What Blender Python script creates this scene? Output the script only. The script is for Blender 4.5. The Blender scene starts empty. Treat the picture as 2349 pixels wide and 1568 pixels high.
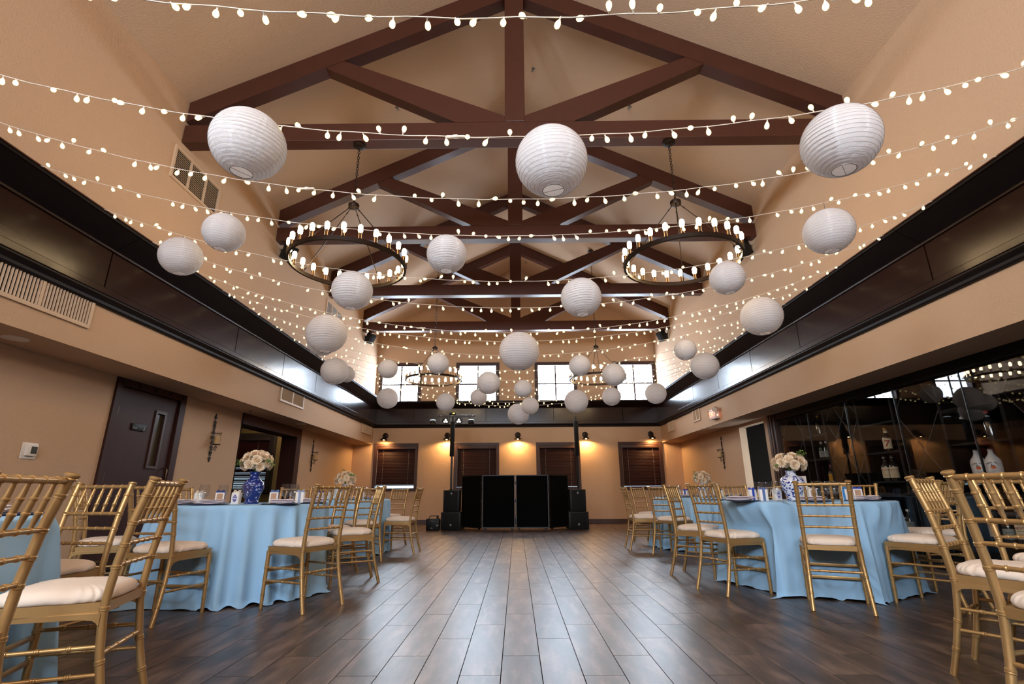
import bpy, bmesh, math, random
from mathutils import Vector, Matrix
R = random.Random(7)
PI = math.pi
SC = bpy.context.scene
COL = SC.collection
sin, cos = math.sin, math.cos

# ------------------------------------------------------------------ camera
cd = bpy.data.cameras.new('camera')
cam = bpy.data.objects.new('camera', cd); COL.objects.link(cam)
cd.sensor_width = 36.0; cd.sensor_fit = 'HORIZONTAL'
FPX = 1145.0
cd.lens = 36.0 * FPX / 2349.0
cd.clip_start = 0.05
def cam_basis():
    cx, cy = 2349 / 2, 1568 / 2
    roll = math.radians(-0.45)
    Fw = Vector((1185.0 - cx, 1128.0 - cy, FPX)).normalized()      # room axis seen in the camera frame (x right, y down, z out)
    u = Vector((sin(roll), -cos(roll), 0)); Up = (u - Fw * u.dot(Fw)).normalized()
    Rt = Up.cross(Fw)
    if Rt.x < 0: Rt = -Rt
    return Rt, Fw, Up
Rt, Fw, Up = cam_basis()
m = Matrix(((Rt.x, -Rt.y, -Rt.z), (Fw.x, -Fw.y, -Fw.z), (Up.x, -Up.y, -Up.z)))
cam.matrix_world = Matrix.Translation((0, 0, 0.86)) @ m.to_4x4()
SC.camera = cam

# ------------------------------------------------------------------ world, exposure
w = bpy.data.worlds.new('sky'); SC.world = w; w.use_nodes = True
bg = w.node_tree.nodes['Background']
bg.inputs[0].default_value = (0.74, 0.87, 1.0, 1); bg.inputs[1].default_value = 24.0
SC.view_settings.view_transform = 'Standard'
SC.view_settings.look = 'None'
SC.view_settings.exposure = 0.92
SC.view_settings.gamma = 1.0
SC.view_settings.use_curve_mapping = False
try:
    SC.cycles.use_denoising = True
    SC.cycles.max_bounces = 8; SC.cycles.diffuse_bounces = 5; SC.cycles.glossy_bounces = 4
    SC.cycles.transmission_bounces = 6; SC.cycles.transparent_max_bounces = 12
    SC.cycles.sample_clamp_indirect = 6.0
    SC.cycles.caustics_reflective = False; SC.cycles.caustics_refractive = False
except Exception: pass
BULB = 24.0        # chandelier lamps
SCONCE = 7.0      # wall lamps, watts
STRING = 1.5       # globe string bulbs

# ------------------------------------------------------------------ materials
def lin(c):
    return tuple(((v / 255) / 12.92 if v / 255 <= 0.04045 else ((v / 255 + 0.055) / 1.055) ** 2.4) for v in c)
def mat(name, rgb, rough=0.5, metal=0.0, bump=None, spec=0.5, var=None, coat=0.0, trans=0.0):
    """bump=(scale, strength, detail); var=(scale, amount, stretch xyz)"""
    M = bpy.data.materials.new(name); M.use_nodes = True
    nt = M.node_tree; b = nt.nodes['Principled BSDF']
    c = lin(rgb)
    b.inputs['Base Color'].default_value = (*c, 1)
    b.inputs['Roughness'].default_value = rough; b.inputs['Metallic'].default_value = metal
    b.inputs['Specular IOR Level'].default_value = spec
    if coat: b.inputs['Coat Weight'].default_value = coat; b.inputs['Coat Roughness'].default_value = 0.15
    tc = nt.nodes.new('ShaderNodeTexCoord')
    if var:
        mp = nt.nodes.new('ShaderNodeMapping'); nt.links.new(tc.outputs['Object'], mp.inputs[0])
        mp.inputs['Scale'].default_value = var[2] if len(var) > 2 else (1, 1, 1)
        n = nt.nodes.new('ShaderNodeTexNoise'); n.inputs['Scale'].default_value = var[0]; n.inputs['Detail'].default_value = 5
        nt.links.new(mp.outputs[0], n.inputs['Vector'])
        mx = nt.nodes.new('ShaderNodeMix'); mx.data_type = 'RGBA'
        mx.inputs[6].default_value = (*[v * (1 - var[1]) for v in c], 1)
        mx.inputs[7].default_value = (*[min(1, v * (1 + var[1])) for v in c], 1)
        nt.links.new(n.outputs['Fac'], mx.inputs[0]); nt.links.new(mx.outputs[2], b.inputs['Base Color'])
    if bump:
        n = nt.nodes.new('ShaderNodeTexNoise'); n.inputs['Scale'].default_value = bump[0]; n.inputs['Detail'].default_value = bump[2] if len(bump) > 2 else 2
        nt.links.new(tc.outputs['Object'], n.inputs['Vector'])
        bp = nt.nodes.new('ShaderNodeBump'); bp.inputs['Strength'].default_value = bump[1]; bp.inputs['Distance'].default_value = 0.01
        nt.links.new(n.outputs['Fac'], bp.inputs['Height']); nt.links.new(bp.outputs[0], b.inputs['Normal'])
    return M
def emit(name, rgb, strength, sampling='AUTO'):
    M = bpy.data.materials.new(name); M.use_nodes = True; nt = M.node_tree
    nt.nodes.remove(nt.nodes['Principled BSDF'])
    e = nt.nodes.new('ShaderNodeEmission'); e.inputs[0].default_value = (*rgb, 1); e.inputs[1].default_value = strength
    nt.links.new(e.outputs[0], nt.nodes['Material Output'].inputs[0])
    try: M.cycles.emission_sampling = sampling
    except Exception: pass
    return M
def glass(name, tint=(1, 1, 1), ior=1.5, rough=0.0, boost=1.0):
    """thin sheet: Fresnel mirror over a clear pane"""
    M = bpy.data.materials.new(name); M.use_nodes = True; nt = M.node_tree
    nt.nodes.remove(nt.nodes['Principled BSDF'])
    t = nt.nodes.new('ShaderNodeBsdfTransparent'); t.inputs[0].default_value = (*tint, 1)
    g = nt.nodes.new('ShaderNodeBsdfGlossy'); g.inputs['Roughness'].default_value = rough
    f = nt.nodes.new('ShaderNodeLayerWeight'); f.inputs[0].default_value = 0.5         # Schlick curve, the same from both sides
    pw = nt.nodes.new('ShaderNodeMath'); pw.operation = 'POWER'; pw.inputs[1].default_value = 5.0; nt.links.new(f.outputs['Facing'], pw.inputs[0])
    F0 = ((ior - 1) / (ior + 1)) ** 2 * boost
    mu = nt.nodes.new('ShaderNodeMath'); mu.operation = 'MULTIPLY_ADD'; mu.inputs[1].default_value = 1 - F0; mu.inputs[2].default_value = F0; mu.use_clamp = True
    mx = nt.nodes.new('ShaderNodeMixShader')
    nt.links.new(pw.outputs[0], mu.inputs[0]); nt.links.new(mu.outputs[0], mx.inputs[0])
    nt.links.new(t.outputs[0], mx.inputs[1]); nt.links.new(g.outputs[0], mx.inputs[2])
    nt.links.new(mx.outputs[0], nt.nodes['Material Output'].inputs[0])
    return M

M_wall = mat('stucco_wall', (201, 169, 140), 0.8, bump=(65, 0.6, 3), spec=0.2)
M_ceil = mat('stucco_ceiling', (204, 176, 151), 0.85, bump=(65, 0.5, 3), spec=0.15)
M_beam = mat('stained_beam', (74, 39, 27), 0.4, bump=(30, 0.06), var=(6, 0.15, (1, 1, 1)), spec=0.4)
M_corn = mat('dark_mahogany', (40, 20, 13), 0.2, bump=(14, 0.04), var=(5, 0.3, (1, 0.4, 3)), spec=0.3)
M_crown = mat('near_black_wood', (20, 10, 8), 0.5, spec=0.22)
M_door = mat('door_wood', (58, 31, 25), 0.5, var=(4, 0.12, (4, 4, 0.4)), spec=0.2)
M_trim = mat('window_trim', (62, 38, 32), 0.45, spec=0.4)
M_blind = mat('cherry_slat', (44, 17, 15), 0.5, spec=0.2)
M_corddot = mat('blind_cord', (190, 180, 175), 0.7)
M_base = mat('baseboard_wood', (66, 38, 24), 0.4)
M_gold = mat('gold_paint', (188, 150, 98), 0.36, metal=0.6, bump=(90, 0.04), spec=0.5)
M_cush = mat('ivory_fabric', (240, 222, 205), 0.9, bump=(140, 0.05), spec=0.15)
M_cloth = mat('sky_blue_cloth', (162, 203, 236), 0.8, bump=(300, 0.05), spec=0.15)
M_navy = mat('navy_charger', (38, 52, 84), 0.35)
M_nap = mat('blush_napkin', (232, 222, 228), 0.85, bump=(200, 0.05), spec=0.1)
M_white = mat('white_card', (240, 232, 226), 0.7, spec=0.2)
M_kraft = mat('kraft_label', (190, 150, 122), 0.7, spec=0.2)
M_bronze = mat('oil_rubbed_bronze', (44, 32, 26), 0.4, metal=0.7)
M_brass = mat('bronze_socket', (92, 70, 50), 0.35, metal=0.8)
M_iron = mat('wrought_iron', (34, 26, 23), 0.5, metal=0.5)
M_black = mat('black_plastic', (16, 16, 17), 0.5, spec=0.3)
M_blackcl = mat('black_fabric', (9, 9, 10), 0.95, spec=0.08)
M_grille = mat('speaker_grille', (19, 19, 20), 0.7, bump=(400, 0.2), spec=0.25)
M_alu = mat('grey_aluminium', (70, 70, 74), 0.45, metal=0.6)
M_steel = mat('brushed_steel', (150, 145, 140), 0.35, metal=0.9)
M_plast = mat('white_plastic', (232, 222, 212), 0.45)
M_vent = mat('vent_paint', (206, 178, 150), 0.55)
M_ventin = mat('duct_dark', (20, 17, 15), 0.9, spec=0.1)
M_wire = mat('lantern_wire', (176, 166, 170), 0.6)
M_grout = mat('dark_grout', (16, 13, 12), 0.95, spec=0.05)
M_cabinet = mat('cabinet_dark', (15, 9, 7), 0.6, spec=0.15)
M_lattice = mat('lattice_wood', (26, 16, 11), 0.5, spec=0.3)
M_jamb = mat('wine_frame_wood', (58, 36, 28), 0.4)
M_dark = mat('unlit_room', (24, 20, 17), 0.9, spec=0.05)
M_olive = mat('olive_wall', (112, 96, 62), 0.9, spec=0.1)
M_leaf = mat('leaf_green', (78, 116, 52), 0.6)
M_leaf2 = mat('leaf_light_green', (132, 160, 70), 0.6)
M_petal = mat('cream_petal', (244, 222, 192), 0.8, var=(40, 0.08), spec=0.15)
M_candle = mat('ivory_wax', (232, 200, 150), 0.5)
M_cordw = mat('white_cord', (226, 214, 200), 0.7)
M_pane = glass('clear_window', (0.97, 0.98, 1.0), 1.45)
M_case = glass('display_glass', (0.88, 0.87, 0.85), 1.5, boost=1.0)
M_goblet = glass('goblet_glass', (0.955, 0.965, 0.975), 1.42, 0.02, boost=1.6)
M_hurr = glass('candle_glass', (0.95, 0.94, 0.92), 1.4, 0.02, boost=1.4)
M_bulb = emit('filament_bulb', (1.0, 0.71, 0.38), BULB)
M_string = emit('globe_bulb', (1.0, 0.78, 0.36), STRING, 'NONE')
M_sconce = emit('sconce_bulb', (1.0, 0.62, 0.22), 40.0, 'NONE')
M_led = emit('par_led', (1.0, 0.93, 0.82), 1.6, 'NONE')
M_cool = emit('effect_lens', (0.75, 0.9, 1.0), 1.0, 'NONE')
M_amber = emit('amber_display', (1.0, 0.5, 0.08), 1.6, 'NONE')
M_exit = emit('exit_letters', (1.0, 0.22, 0.12), 3.0, 'NONE')
M_exled = emit('exit_indicator', (1.0, 0.2, 0.08), 10.0, 'NONE')
M_day = emit('daylight_pane', (0.62, 0.84, 1.0), 1.6, 'NONE')
M_daydim = emit('side_room_daylight', (0.62, 0.84, 1.0), 0.35, 'NONE')
M_exface = mat('exit_face', (238, 190, 176), 0.5)
M_kerb = mat('recessed_lens', (170, 158, 146), 0.5)
RIB = {'navy': mat('navy_ribbon', (24, 52, 128), 0.5), 'royal': mat('royal_ribbon', (28, 66, 176), 0.5), 'slate': mat('slate_ribbon', (82, 108, 160), 0.5),
       'grey': mat('grey_ribbon', (146, 160, 186), 0.5), 'sky': mat('sky_ribbon', (66, 140, 206), 0.5), 'cream': mat('cream_ribbon', (226, 212, 190), 0.6)}
M_emblem = mat('emblem_ink', (92, 92, 168), 0.7)
M_red = mat('red_print', (178, 28, 30), 0.6)
M_ink = mat('dark_print', (34, 34, 38), 0.6)
M_orange = mat('orange_print', (224, 96, 30), 0.6)
M_yel = mat('yellow_label', (214, 160, 22), 0.5)
M_cream = mat('cream_label', (230, 216, 184), 0.6)
M_greyl = mat('grey_label', (150, 156, 156), 0.6)
M_dkglass = mat('dark_bottle_glass', (10, 14, 14), 0.08, spec=0.8)
M_grglass = mat('green_bottle_glass', (8, 30, 22), 0.08, spec=0.8)
M_clglass = mat('clear_bottle_glass', (34, 38, 42), 0.06, spec=0.9)
M_whbot = mat('white_bottle', (238, 236, 240), 0.2, spec=0.6)
M_goldcap = mat('gold_cap', (178, 132, 60), 0.35, metal=0.7)
M_redcap = mat('red_cap', (210, 60, 66), 0.45)
M_silver = mat('silver_cap', (180, 178, 172), 0.3, metal=0.8)

def wood_floor():
    M = bpy.data.materials.new('plank_floor'); M.use_nodes = True; nt = M.node_tree; b = nt.nodes['Principled BSDF']
    tc = nt.nodes.new('ShaderNodeTexCoord'); oi = nt.nodes.new('ShaderNodeObjectInfo'); geo = nt.nodes.new('ShaderNodeNewGeometry')
    # plank to plank offset so no two boards share their grain
    cmb = nt.nodes.new('ShaderNodeVectorMath'); cmb.operation = 'MULTIPLY_ADD'
    rnd = nt.nodes.new('ShaderNodeMath'); rnd.operation = 'ADD'
    nt.links.new(oi.outputs['Random'], rnd.inputs[0]); nt.links.new(geo.outputs['Random Per Island'], rnd.inputs[1])
    nt.links.new(rnd.outputs[0], cmb.inputs[0]); cmb.inputs[1].default_value = (37, 53, 11); nt.links.new(geo.outputs['Position'], cmb.inputs[2])
    mp = nt.nodes.new('ShaderNodeMapping'); mp.inputs['Scale'].default_value = (1, 0.22, 1); nt.links.new(cmb.outputs[0], mp.inputs[0])
    n1 = nt.nodes.new('ShaderNodeTexNoise'); n1.inputs['Scale'].default_value = 9; n1.inputs['Detail'].default_value = 8; n1.inputs['Roughness'].default_value = 0.65
    mp2 = nt.nodes.new('ShaderNodeMapping'); mp2.inputs['Scale'].default_value = (1, 0.05, 1); nt.links.new(cmb.outputs[0], mp2.inputs[0])
    n2 = nt.nodes.new('ShaderNodeTexNoise'); n2.inputs['Scale'].default_value = 110; n2.inputs['Detail'].default_value = 3
    nt.links.new(mp.outputs[0], n1.inputs['Vector']); nt.links.new(mp2.outputs[0], n2.inputs['Vector'])
    cr = nt.nodes.new('ShaderNodeValToRGB'); nt.links.new(n1.outputs['Fac'], cr.inputs[0])
    e = cr.color_ramp.elements
    e[0].position = 0.36; e[0].color = (*lin((54, 40, 33)), 1); e[1].position = 0.64; e[1].color = (*lin((126, 102, 88)), 1)
    x = e.new(0.5); x.color = (*lin((84, 64, 54)), 1)
    hs = nt.nodes.new('ShaderNodeHueSaturation'); nt.links.new(cr.outputs[0], hs.inputs['Color'])
    mr = nt.nodes.new('ShaderNodeMapRange'); mr.inputs[1].default_value = 0; mr.inputs[2].default_value = 2; mr.inputs[3].default_value = 0.72; mr.inputs[4].default_value = 1.28
    nt.links.new(rnd.outputs[0], mr.inputs[0]); nt.links.new(mr.outputs[0], hs.inputs['Value'])
    mm = nt.nodes.new('ShaderNodeMix'); mm.data_type = 'RGBA'; mm.blend_type = 'MULTIPLY'; mm.inputs[0].default_value = 0.35
    nt.links.new(hs.outputs[0], mm.inputs[6]); nt.links.new(n2.outputs['Color'], mm.inputs[7]); nt.links.new(mm.outputs[2], b.inputs['Base Color'])
    bp = nt.nodes.new('ShaderNodeBump'); bp.inputs['Strength'].default_value = 0.10; bp.inputs['Distance'].default_value = 0.002
    nt.links.new(n2.outputs['Fac'], bp.inputs['Height']); nt.links.new(bp.outputs[0], b.inputs['Normal'])
    b.inputs['Roughness'].default_value = 0.36; b.inputs['Specular IOR Level'].default_value = 0.6
    return M
M_floor = wood_floor()

def paper():
    M = bpy.data.materials.new('lantern_paper'); M.use_nodes = True; nt = M.node_tree
    nt.nodes.remove(nt.nodes['Principled BSDF'])
    tc = nt.nodes.new('ShaderNodeTexCoord'); sep = nt.nodes.new('ShaderNodeSeparateXYZ'); nt.links.new(tc.outputs['Object'], sep.inputs[0])
    at = nt.nodes.new('ShaderNodeMath'); at.operation = 'ARCTAN2'; nt.links.new(sep.outputs[1], at.inputs[0]); nt.links.new(sep.outputs[0], at.inputs[1])
    ml = nt.nodes.new('ShaderNodeMath'); ml.operation = 'MULTIPLY'; ml.inputs[1].default_value = 8 / (2 * PI); nt.links.new(at.outputs[0], ml.inputs[0])
    fr = nt.nodes.new('ShaderNodeMath'); fr.operation = 'FRACT'; nt.links.new(ml.outputs[0], fr.inputs[0])
    lt = nt.nodes.new('ShaderNodeMath'); lt.operation = 'LESS_THAN'; lt.inputs[1].default_value = 0.11; nt.links.new(fr.outputs[0], lt.inputs[0])
    d = nt.nodes.new('ShaderNodeBsdfDiffuse'); d.inputs[0].default_value = (0.92, 0.89, 0.90, 1)
    t = nt.nodes.new('ShaderNodeBsdfTranslucent'); t.inputs[0].default_value = (0.92, 0.90, 0.90, 1)
    mx = nt.nodes.new('ShaderNodeMixShader')
    fa = nt.nodes.new('ShaderNodeMath'); fa.operation = 'MULTIPLY_ADD'; fa.inputs[1].default_value = -0.17; fa.inputs[2].default_value = 0.34
    nt.links.new(lt.outputs[0], fa.inputs[0]); nt.links.new(fa.outputs[0], mx.inputs[0])     # the glued seams are two layers of paper
    n = nt.nodes.new('ShaderNodeTexNoise'); n.inputs['Scale'].default_value = 9; n.inputs['Detail'].default_value = 4
    nt.links.new(tc.outputs['Object'], n.inputs['Vector'])
    bp = nt.nodes.new('ShaderNodeBump'); bp.inputs['Strength'].default_value = 0.25; bp.inputs['Distance'].default_value = 0.02
    nt.links.new(n.outputs['Fac'], bp.inputs['Height']); nt.links.new(bp.outputs[0], d.inputs['Normal'])
    nt.links.new(d.outputs[0], mx.inputs[1]); nt.links.new(t.outputs[0], mx.inputs[2]); nt.links.new(mx.outputs[0], nt.nodes['Material Output'].inputs[0])
    return M
M_paper = paper()

def china(name, ground, ink, scale, thr, ring=False):
    M = bpy.data.materials.new(name); M.use_nodes = True; nt = M.node_tree; b = nt.nodes['Principled BSDF']
    tc = nt.nodes.new('ShaderNodeTexCoord')
    nz = nt.nodes.new('ShaderNodeTexNoise'); nz.inputs['Scale'].default_value = scale * 0.6; nz.inputs['Detail'].default_value = 3; nt.links.new(tc.outputs['Object'], nz.inputs['Vector'])
    ad = nt.nodes.new('ShaderNodeVectorMath'); ad.operation = 'MULTIPLY_ADD'; ad.inputs[1].default_value = (0.05, 0.05, 0.05); nt.links.new(nz.outputs['Color'], ad.inputs[0]); nt.links.new(tc.outputs['Object'], ad.inputs[2])
    v = nt.nodes.new('ShaderNodeTexVoronoi'); v.inputs['Scale'].default_value = scale; nt.links.new(ad.outputs[0], v.inputs['Vector'])
    v.feature = 'F1'
    cr = nt.nodes.new('ShaderNodeValToRGB'); nt.links.new(v.outputs['Distance'], cr.inputs[0])
    cr.color_ramp.elements[0].position = thr - 0.03; cr.color_ramp.elements[0].color = (*lin(ink), 1)
    cr.color_ramp.elements[1].position = thr + 0.03; cr.color_ramp.elements[1].color = (*lin(ground), 1)
    nt.links.new(cr.outputs[0], b.inputs['Base Color']); b.inputs['Roughness'].default_value = 0.12; b.inputs['Specular IOR Level'].default_value = 0.6
    return M
M_chinaA = china('blue_ground_china', (26, 46, 118), (158, 170, 216), 34, 0.33)
M_chinaB = china('white_ground_china', (226, 226, 236), (26, 50, 136), 46, 0.44)
M_chinaC = china('white_ground_china_small', (222, 224, 236), (40, 62, 140), 34, 0.45)

# ------------------------------------------------------------------ mesh builder
class MB:
    def __init__(s): s.v = []; s.f = []; s.mi = []
    def add(s, vs, fs, mi=0):
        o = len(s.v); s.v += [tuple(p) for p in vs]; s.f += [tuple(i + o for i in f) for f in fs]; s.mi += [mi] * len(fs); return s
    def box(s, x0, x1, y0, y1, z0, z1, mi=0, M=None):
        vs = [Vector((x, y, z)) for x in (x0, x1) for y in (y0, y1) for z in (z0, z1)]
        if M is not None: vs = [M @ p for p in vs]
        return s.add(vs, [(0, 1, 3, 2), (4, 6, 7, 5), (0, 4, 5, 1), (2, 3, 7, 6), (0, 2, 6, 4), (1, 5, 7, 3)], mi)
    def bevbox(s, x0, x1, y0, y1, z0, z1, b, mi=0):
        bm = bmesh.new()
        bmesh.ops.create_cube(bm, size=1)
        for p in bm.verts: p.co = Vector(((x0 + x1) / 2 + p.co.x * (x1 - x0), (y0 + y1) / 2 + p.co.y * (y1 - y0), (z0 + z1) / 2 + p.co.z * (z1 - z0)))
        bmesh.ops.bevel(bm, geom=list(bm.edges), offset=b, segments=2, profile=0.5, affect='EDGES')
        bm.verts.index_update()
        s.add([p.co for p in bm.verts], [[q.index for q in f.verts] for f in bm.faces], mi); bm.free(); return s
    def lathe(s, prof, n=16, c=(0, 0, 0), mi=0, M=None, cap0=True, cap1=True):
        vs = []; fs = []
        for r, z in prof:
            for k in range(n):
                a = 2 * PI * k / n; vs.append(Vector((r * cos(a), r * sin(a), z)))
        for i in range(len(prof) - 1):
            for k in range(n):
                k2 = (k + 1) % n; fs.append((i * n + k, i * n + k2, (i + 1) * n + k2, (i + 1) * n + k))
        if cap0: fs.append(tuple(reversed(range(n))))
        if cap1: fs.append(tuple((len(prof) - 1) * n + k for k in range(n)))
        if M is not None: vs = [M @ p for p in vs]
        c = Vector(c); return s.add([p + c for p in vs], fs, mi)
    def tube(s, pts, rad, n=8, mi=0, closed=False):
        P = [Vector(p) for p in pts]; m = len(P)
        rad = rad if isinstance(rad, (list, tuple)) else [rad] * m
        T = []
        for i in range(m):
            a = P[(i - 1) % m] if closed or i else P[0]; b = P[(i + 1) % m] if closed or i < m - 1 else P[-1]
            T.append((b - a).normalized() if (b - a).length > 1e-9 else Vector((0, 0, 1)))
        up = Vector((0, 0, 1)) if abs(T[0].z) < 0.9 else Vector((0, 1, 0))
        N = (up - T[0] * up.dot(T[0])).normalized()
        vs = []; fs = []
        for i in range(m):
            N = (N - T[i] * N.dot(T[i])).normalized(); B = T[i].cross(N)
            for k in range(n):
                a = 2 * PI * k / n; vs.append(P[i] + (N * cos(a) + B * sin(a)) * rad[i])
        for i in range(m if closed else m - 1):
            j = (i + 1) % m
            for k in range(n):
                k2 = (k + 1) % n; fs.append((i * n + k, i * n + k2, j * n + k2, j * n + k))
        if not closed: fs += [tuple(reversed(range(n))), tuple((m - 1) * n + k for k in range(n))]
        return s.add(vs, fs, mi)
    def bamboo(s, pts, r0, r1, nodes, n=12, mi=0, single=False):
        """turned stick: tapering tube along pts with raised double rings at the given lengths (fractions)"""
        P = [Vector(p) for p in pts]; L = [0]
        for a, b in zip(P, P[1:]): L.append(L[-1] + (b - a).length)
        tot = L[-1]; ts = set(l / tot for l in L)
        bumps = {}
        for t in nodes:
            offs = [(-.009, 0), (-.006, .0024), (-.001, .0021), (0, .0004), (.001, .0021), (.006, .0024), (.009, 0)] if not single else [(-.006, 0), (-.003, .0027), (.003, .0027), (.006, 0)]
            for o, h in offs:
                q = t + o / tot
                if 0 <= q <= 1: ts.add(q); bumps[q] = h
        ts = sorted(ts); out = []; rr = []
        for t in ts:
            d = t * tot; i = 0
            while i < len(L) - 2 and L[i + 1] < d: i += 1
            u = (d - L[i]) / max(1e-9, L[i + 1] - L[i]); out.append(P[i].lerp(P[i + 1], min(1, max(0, u)))); rr.append(r0 + (r1 - r0) * t + bumps.get(t, 0))
        return s.tube(out, rr, n, mi)
    def prism(s, poly, z0, z1, mi=0, M=None):
        n = len(poly); vs = [Vector((x, y, z0)) for x, y in poly] + [Vector((x, y, z1)) for x, y in poly]
        fs = [tuple(reversed(range(n))), tuple(range(n, 2 * n))] + [(k, (k + 1) % n, n + (k + 1) % n, n + k) for k in range(n)]
        if M is not None: vs = [M @ p for p in vs]
        return s.add(vs, fs, mi)
    def sphere(s, c, r, n=10, m=6, mi=0, sz=1.0):
        pr = [(r * sin(PI * i / m), -r * sz * cos(PI * i / m)) for i in range(1, m)]
        vs = [(0, 0, -r * sz)]; fs = []
        for q, z in pr: vs += [(q * cos(2 * PI * k / n), q * sin(2 * PI * k / n), z) for k in range(n)]
        vs.append((0, 0, r * sz)); last = len(vs) - 1
        for k in range(n):
            k2 = (k + 1) % n; fs.append((0, 1 + k2, 1 + k)); fs.append((last, last - n + k, last - n + k2))
            for i in range(m - 2): fs.append((1 + i * n + k, 1 + i * n + k2, 1 + (i + 1) * n + k2, 1 + (i + 1) * n + k))
        return s.add([(x + c[0], y + c[1], z + c[2]) for x, y, z in vs], fs, mi)
    def mesh(s, name, mats, smooth=True, angle=40):
        me = bpy.data.meshes.new(name); me.from_pydata(s.v, [], s.f)
        for q in (mats if isinstance(mats, (list, tuple)) else [mats]): me.materials.append(q)
        if len(me.materials) > 1: me.polygons.foreach_set('material_index', s.mi)
        bm = bmesh.new(); bm.from_mesh(me); bmesh.ops.recalc_face_normals(bm, faces=bm.faces); bm.to_mesh(me); bm.free()
        if smooth:
            me.polygons.foreach_set('use_smooth', [True] * len(me.polygons)); me.set_sharp_from_angle(angle=math.radians(angle))
        me.update(); return me
    def obj(s, name, mats, parent=None, smooth=True, loc=None, angle=40):
        return mk(name, s.mesh(name, mats, smooth, angle), parent, loc)
def mk(name, me, parent=None, loc=None, rot=None, scale=None):
    o = bpy.data.objects.new(name, me); COL.objects.link(o)
    if parent: o.parent = parent
    if loc is not None: o.location = loc
    if rot is not None: o.rotation_euler = rot
    if scale is not None: o.scale = scale
    return o
def tag(o, label=None, cat=None, group=None, kind=None):
    if label: o['label'] = label
    if cat: o['category'] = cat
    if group: o['group'] = group
    if kind: o['kind'] = kind
    return o
def empty(name, loc=(0, 0, 0), rz=0.0, **k):
    o = bpy.data.objects.new(name, None); COL.objects.link(o); o.location = loc; o.rotation_euler = (0, 0, rz); o.empty_display_size = 0.1
    return tag(o, **k)
def copy_tree(o, parent=None):
    c = o.copy(); COL.objects.link(c); c.parent = parent
    for ch in KIDS(o): copy_tree(ch, c)
    return c
def KIDS(o): return [c for c in bpy.data.objects if c.parent == o]
class Proto:
    """a built thing remembered as a flat list so that copies are cheap"""
    def __init__(s, root):
        s.root = root; s.used = False
        kids = {}
        for c in bpy.data.objects:
            if c.parent: kids.setdefault(c.parent.name, []).append(c)
        s.tree = kids
    def place(s, loc, rz=0.0, label=None, group=None, rot=None, scale=None):
        def cp(o, par):
            c = o.copy(); COL.objects.link(c); c.parent = par
            for k in s.tree.get(o.name, []): cp(k, c)
            return c
        if not s.used: s.used = True; r = s.root
        else: r = cp(s.root, None)
        r.location = loc; r.rotation_euler = rot if rot is not None else (0, 0, rz)
        if scale: r.scale = scale
        if label: r['label'] = label
        if group: r['group'] = group
        return r
ORD = ['first', 'second', 'third', 'fourth', 'fifth', 'sixth', 'seventh', 'eighth', 'ninth', 'tenth', 'eleventh', 'twelfth', 'thirteenth', 'fourteenth', 'fifteenth', 'sixteenth']
def text_mesh(body, size, ext=0.0004, cuts=0):
    c = bpy.data.curves.new('lettering', 'FONT'); c.body = body; c.size = size; c.align_x = 'CENTER'; c.align_y = 'CENTER'; c.extrude = ext; c.resolution_u = 3
    o = bpy.data.objects.new('lettering', c); COL.objects.link(o)
    dg = bpy.context.evaluated_depsgraph_get(); dg.update()
    me = o.evaluated_get(dg).to_mesh(); vs = [v.co.copy() for v in me.vertices]; fs = [tuple(p.vertices) for p in me.polygons]
    o.evaluated_get(dg).to_mesh_clear(); bpy.data.objects.remove(o); bpy.data.curves.remove(c)
    if cuts:                                                   # short edges, so that the lettering can be bent round a bottle
        bm = bmesh.new(); bv = [bm.verts.new(p) for p in vs]
        for f in fs:
            try: bm.faces.new([bv[i] for i in f])
            except ValueError: pass
        bmesh.ops.triangulate(bm, faces=bm.faces[:])
        for _ in range(cuts):
            long = [e for e in bm.edges if e.calc_length() > size * .12]
            if long: bmesh.ops.subdivide_edges(bm, edges=long, cuts=1); bmesh.ops.triangulate(bm, faces=bm.faces[:])
        bm.verts.index_update(); vs = [p.co.copy() for p in bm.verts]; fs = [tuple(q.index for q in f.verts) for f in bm.faces]; bm.free()
    return vs, fs
def wrap(vs, rad, z, face):
    """bend flat lettering (x right, y up) round an upright cylinder, centred on direction `face`"""
    out = []
    for p in vs:
        a = face + p.x / rad; r = rad + p.z; out.append((r * cos(a), r * sin(a), z + p.y))
    return out

# ------------------------------------------------------------------ room shell
XL, XR = -4.80, 4.82            # lower side walls
UL, UR = -4.24, 4.27            # upper walls and fascias
YB, YF = 14.9, -5.0             # back wall, wall behind the camera
ZS, ZSP, ZRG, XRG = 2.22, 5.76, 7.85, 0.015   # soffit, springing, ridge
def struct(name, mb, mats, parent=None, smooth=False, kind='structure'):
    o = mb.obj(name, mats, parent, smooth)
    if parent is None: o['kind'] = kind
    return o
def plate(mb, axis, c0, c1, u0, u1, z0, z1, holes):
    """wall slab: axis 'x' = slab between x=c0..c1 running along y=u; 'y' the other way; rectangular holes (u0,u1,z0,z1)"""
    us = sorted({u0, u1, *[h[0] for h in holes], *[h[1] for h in holes]}); zs = sorted({z0, z1, *[h[2] for h in holes], *[h[3] for h in holes]})
    for a, b in zip(us, us[1:]):
        for c, d in zip(zs, zs[1:]):
            mu, mz = (a + b) / 2, (c + d) / 2
            if any(h[0] < mu < h[1] and h[2] < mz < h[3] for h in holes): continue
            if axis == 'x': mb.box(c0, c1, a, b, c, d)
            else: mb.box(a, b, c0, c1, c, d)
    return mb
WINX = [(-4.16, -2.87), (-1.82, -0.50), (0.58, 1.86), (2.98, 4.26)]
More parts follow.
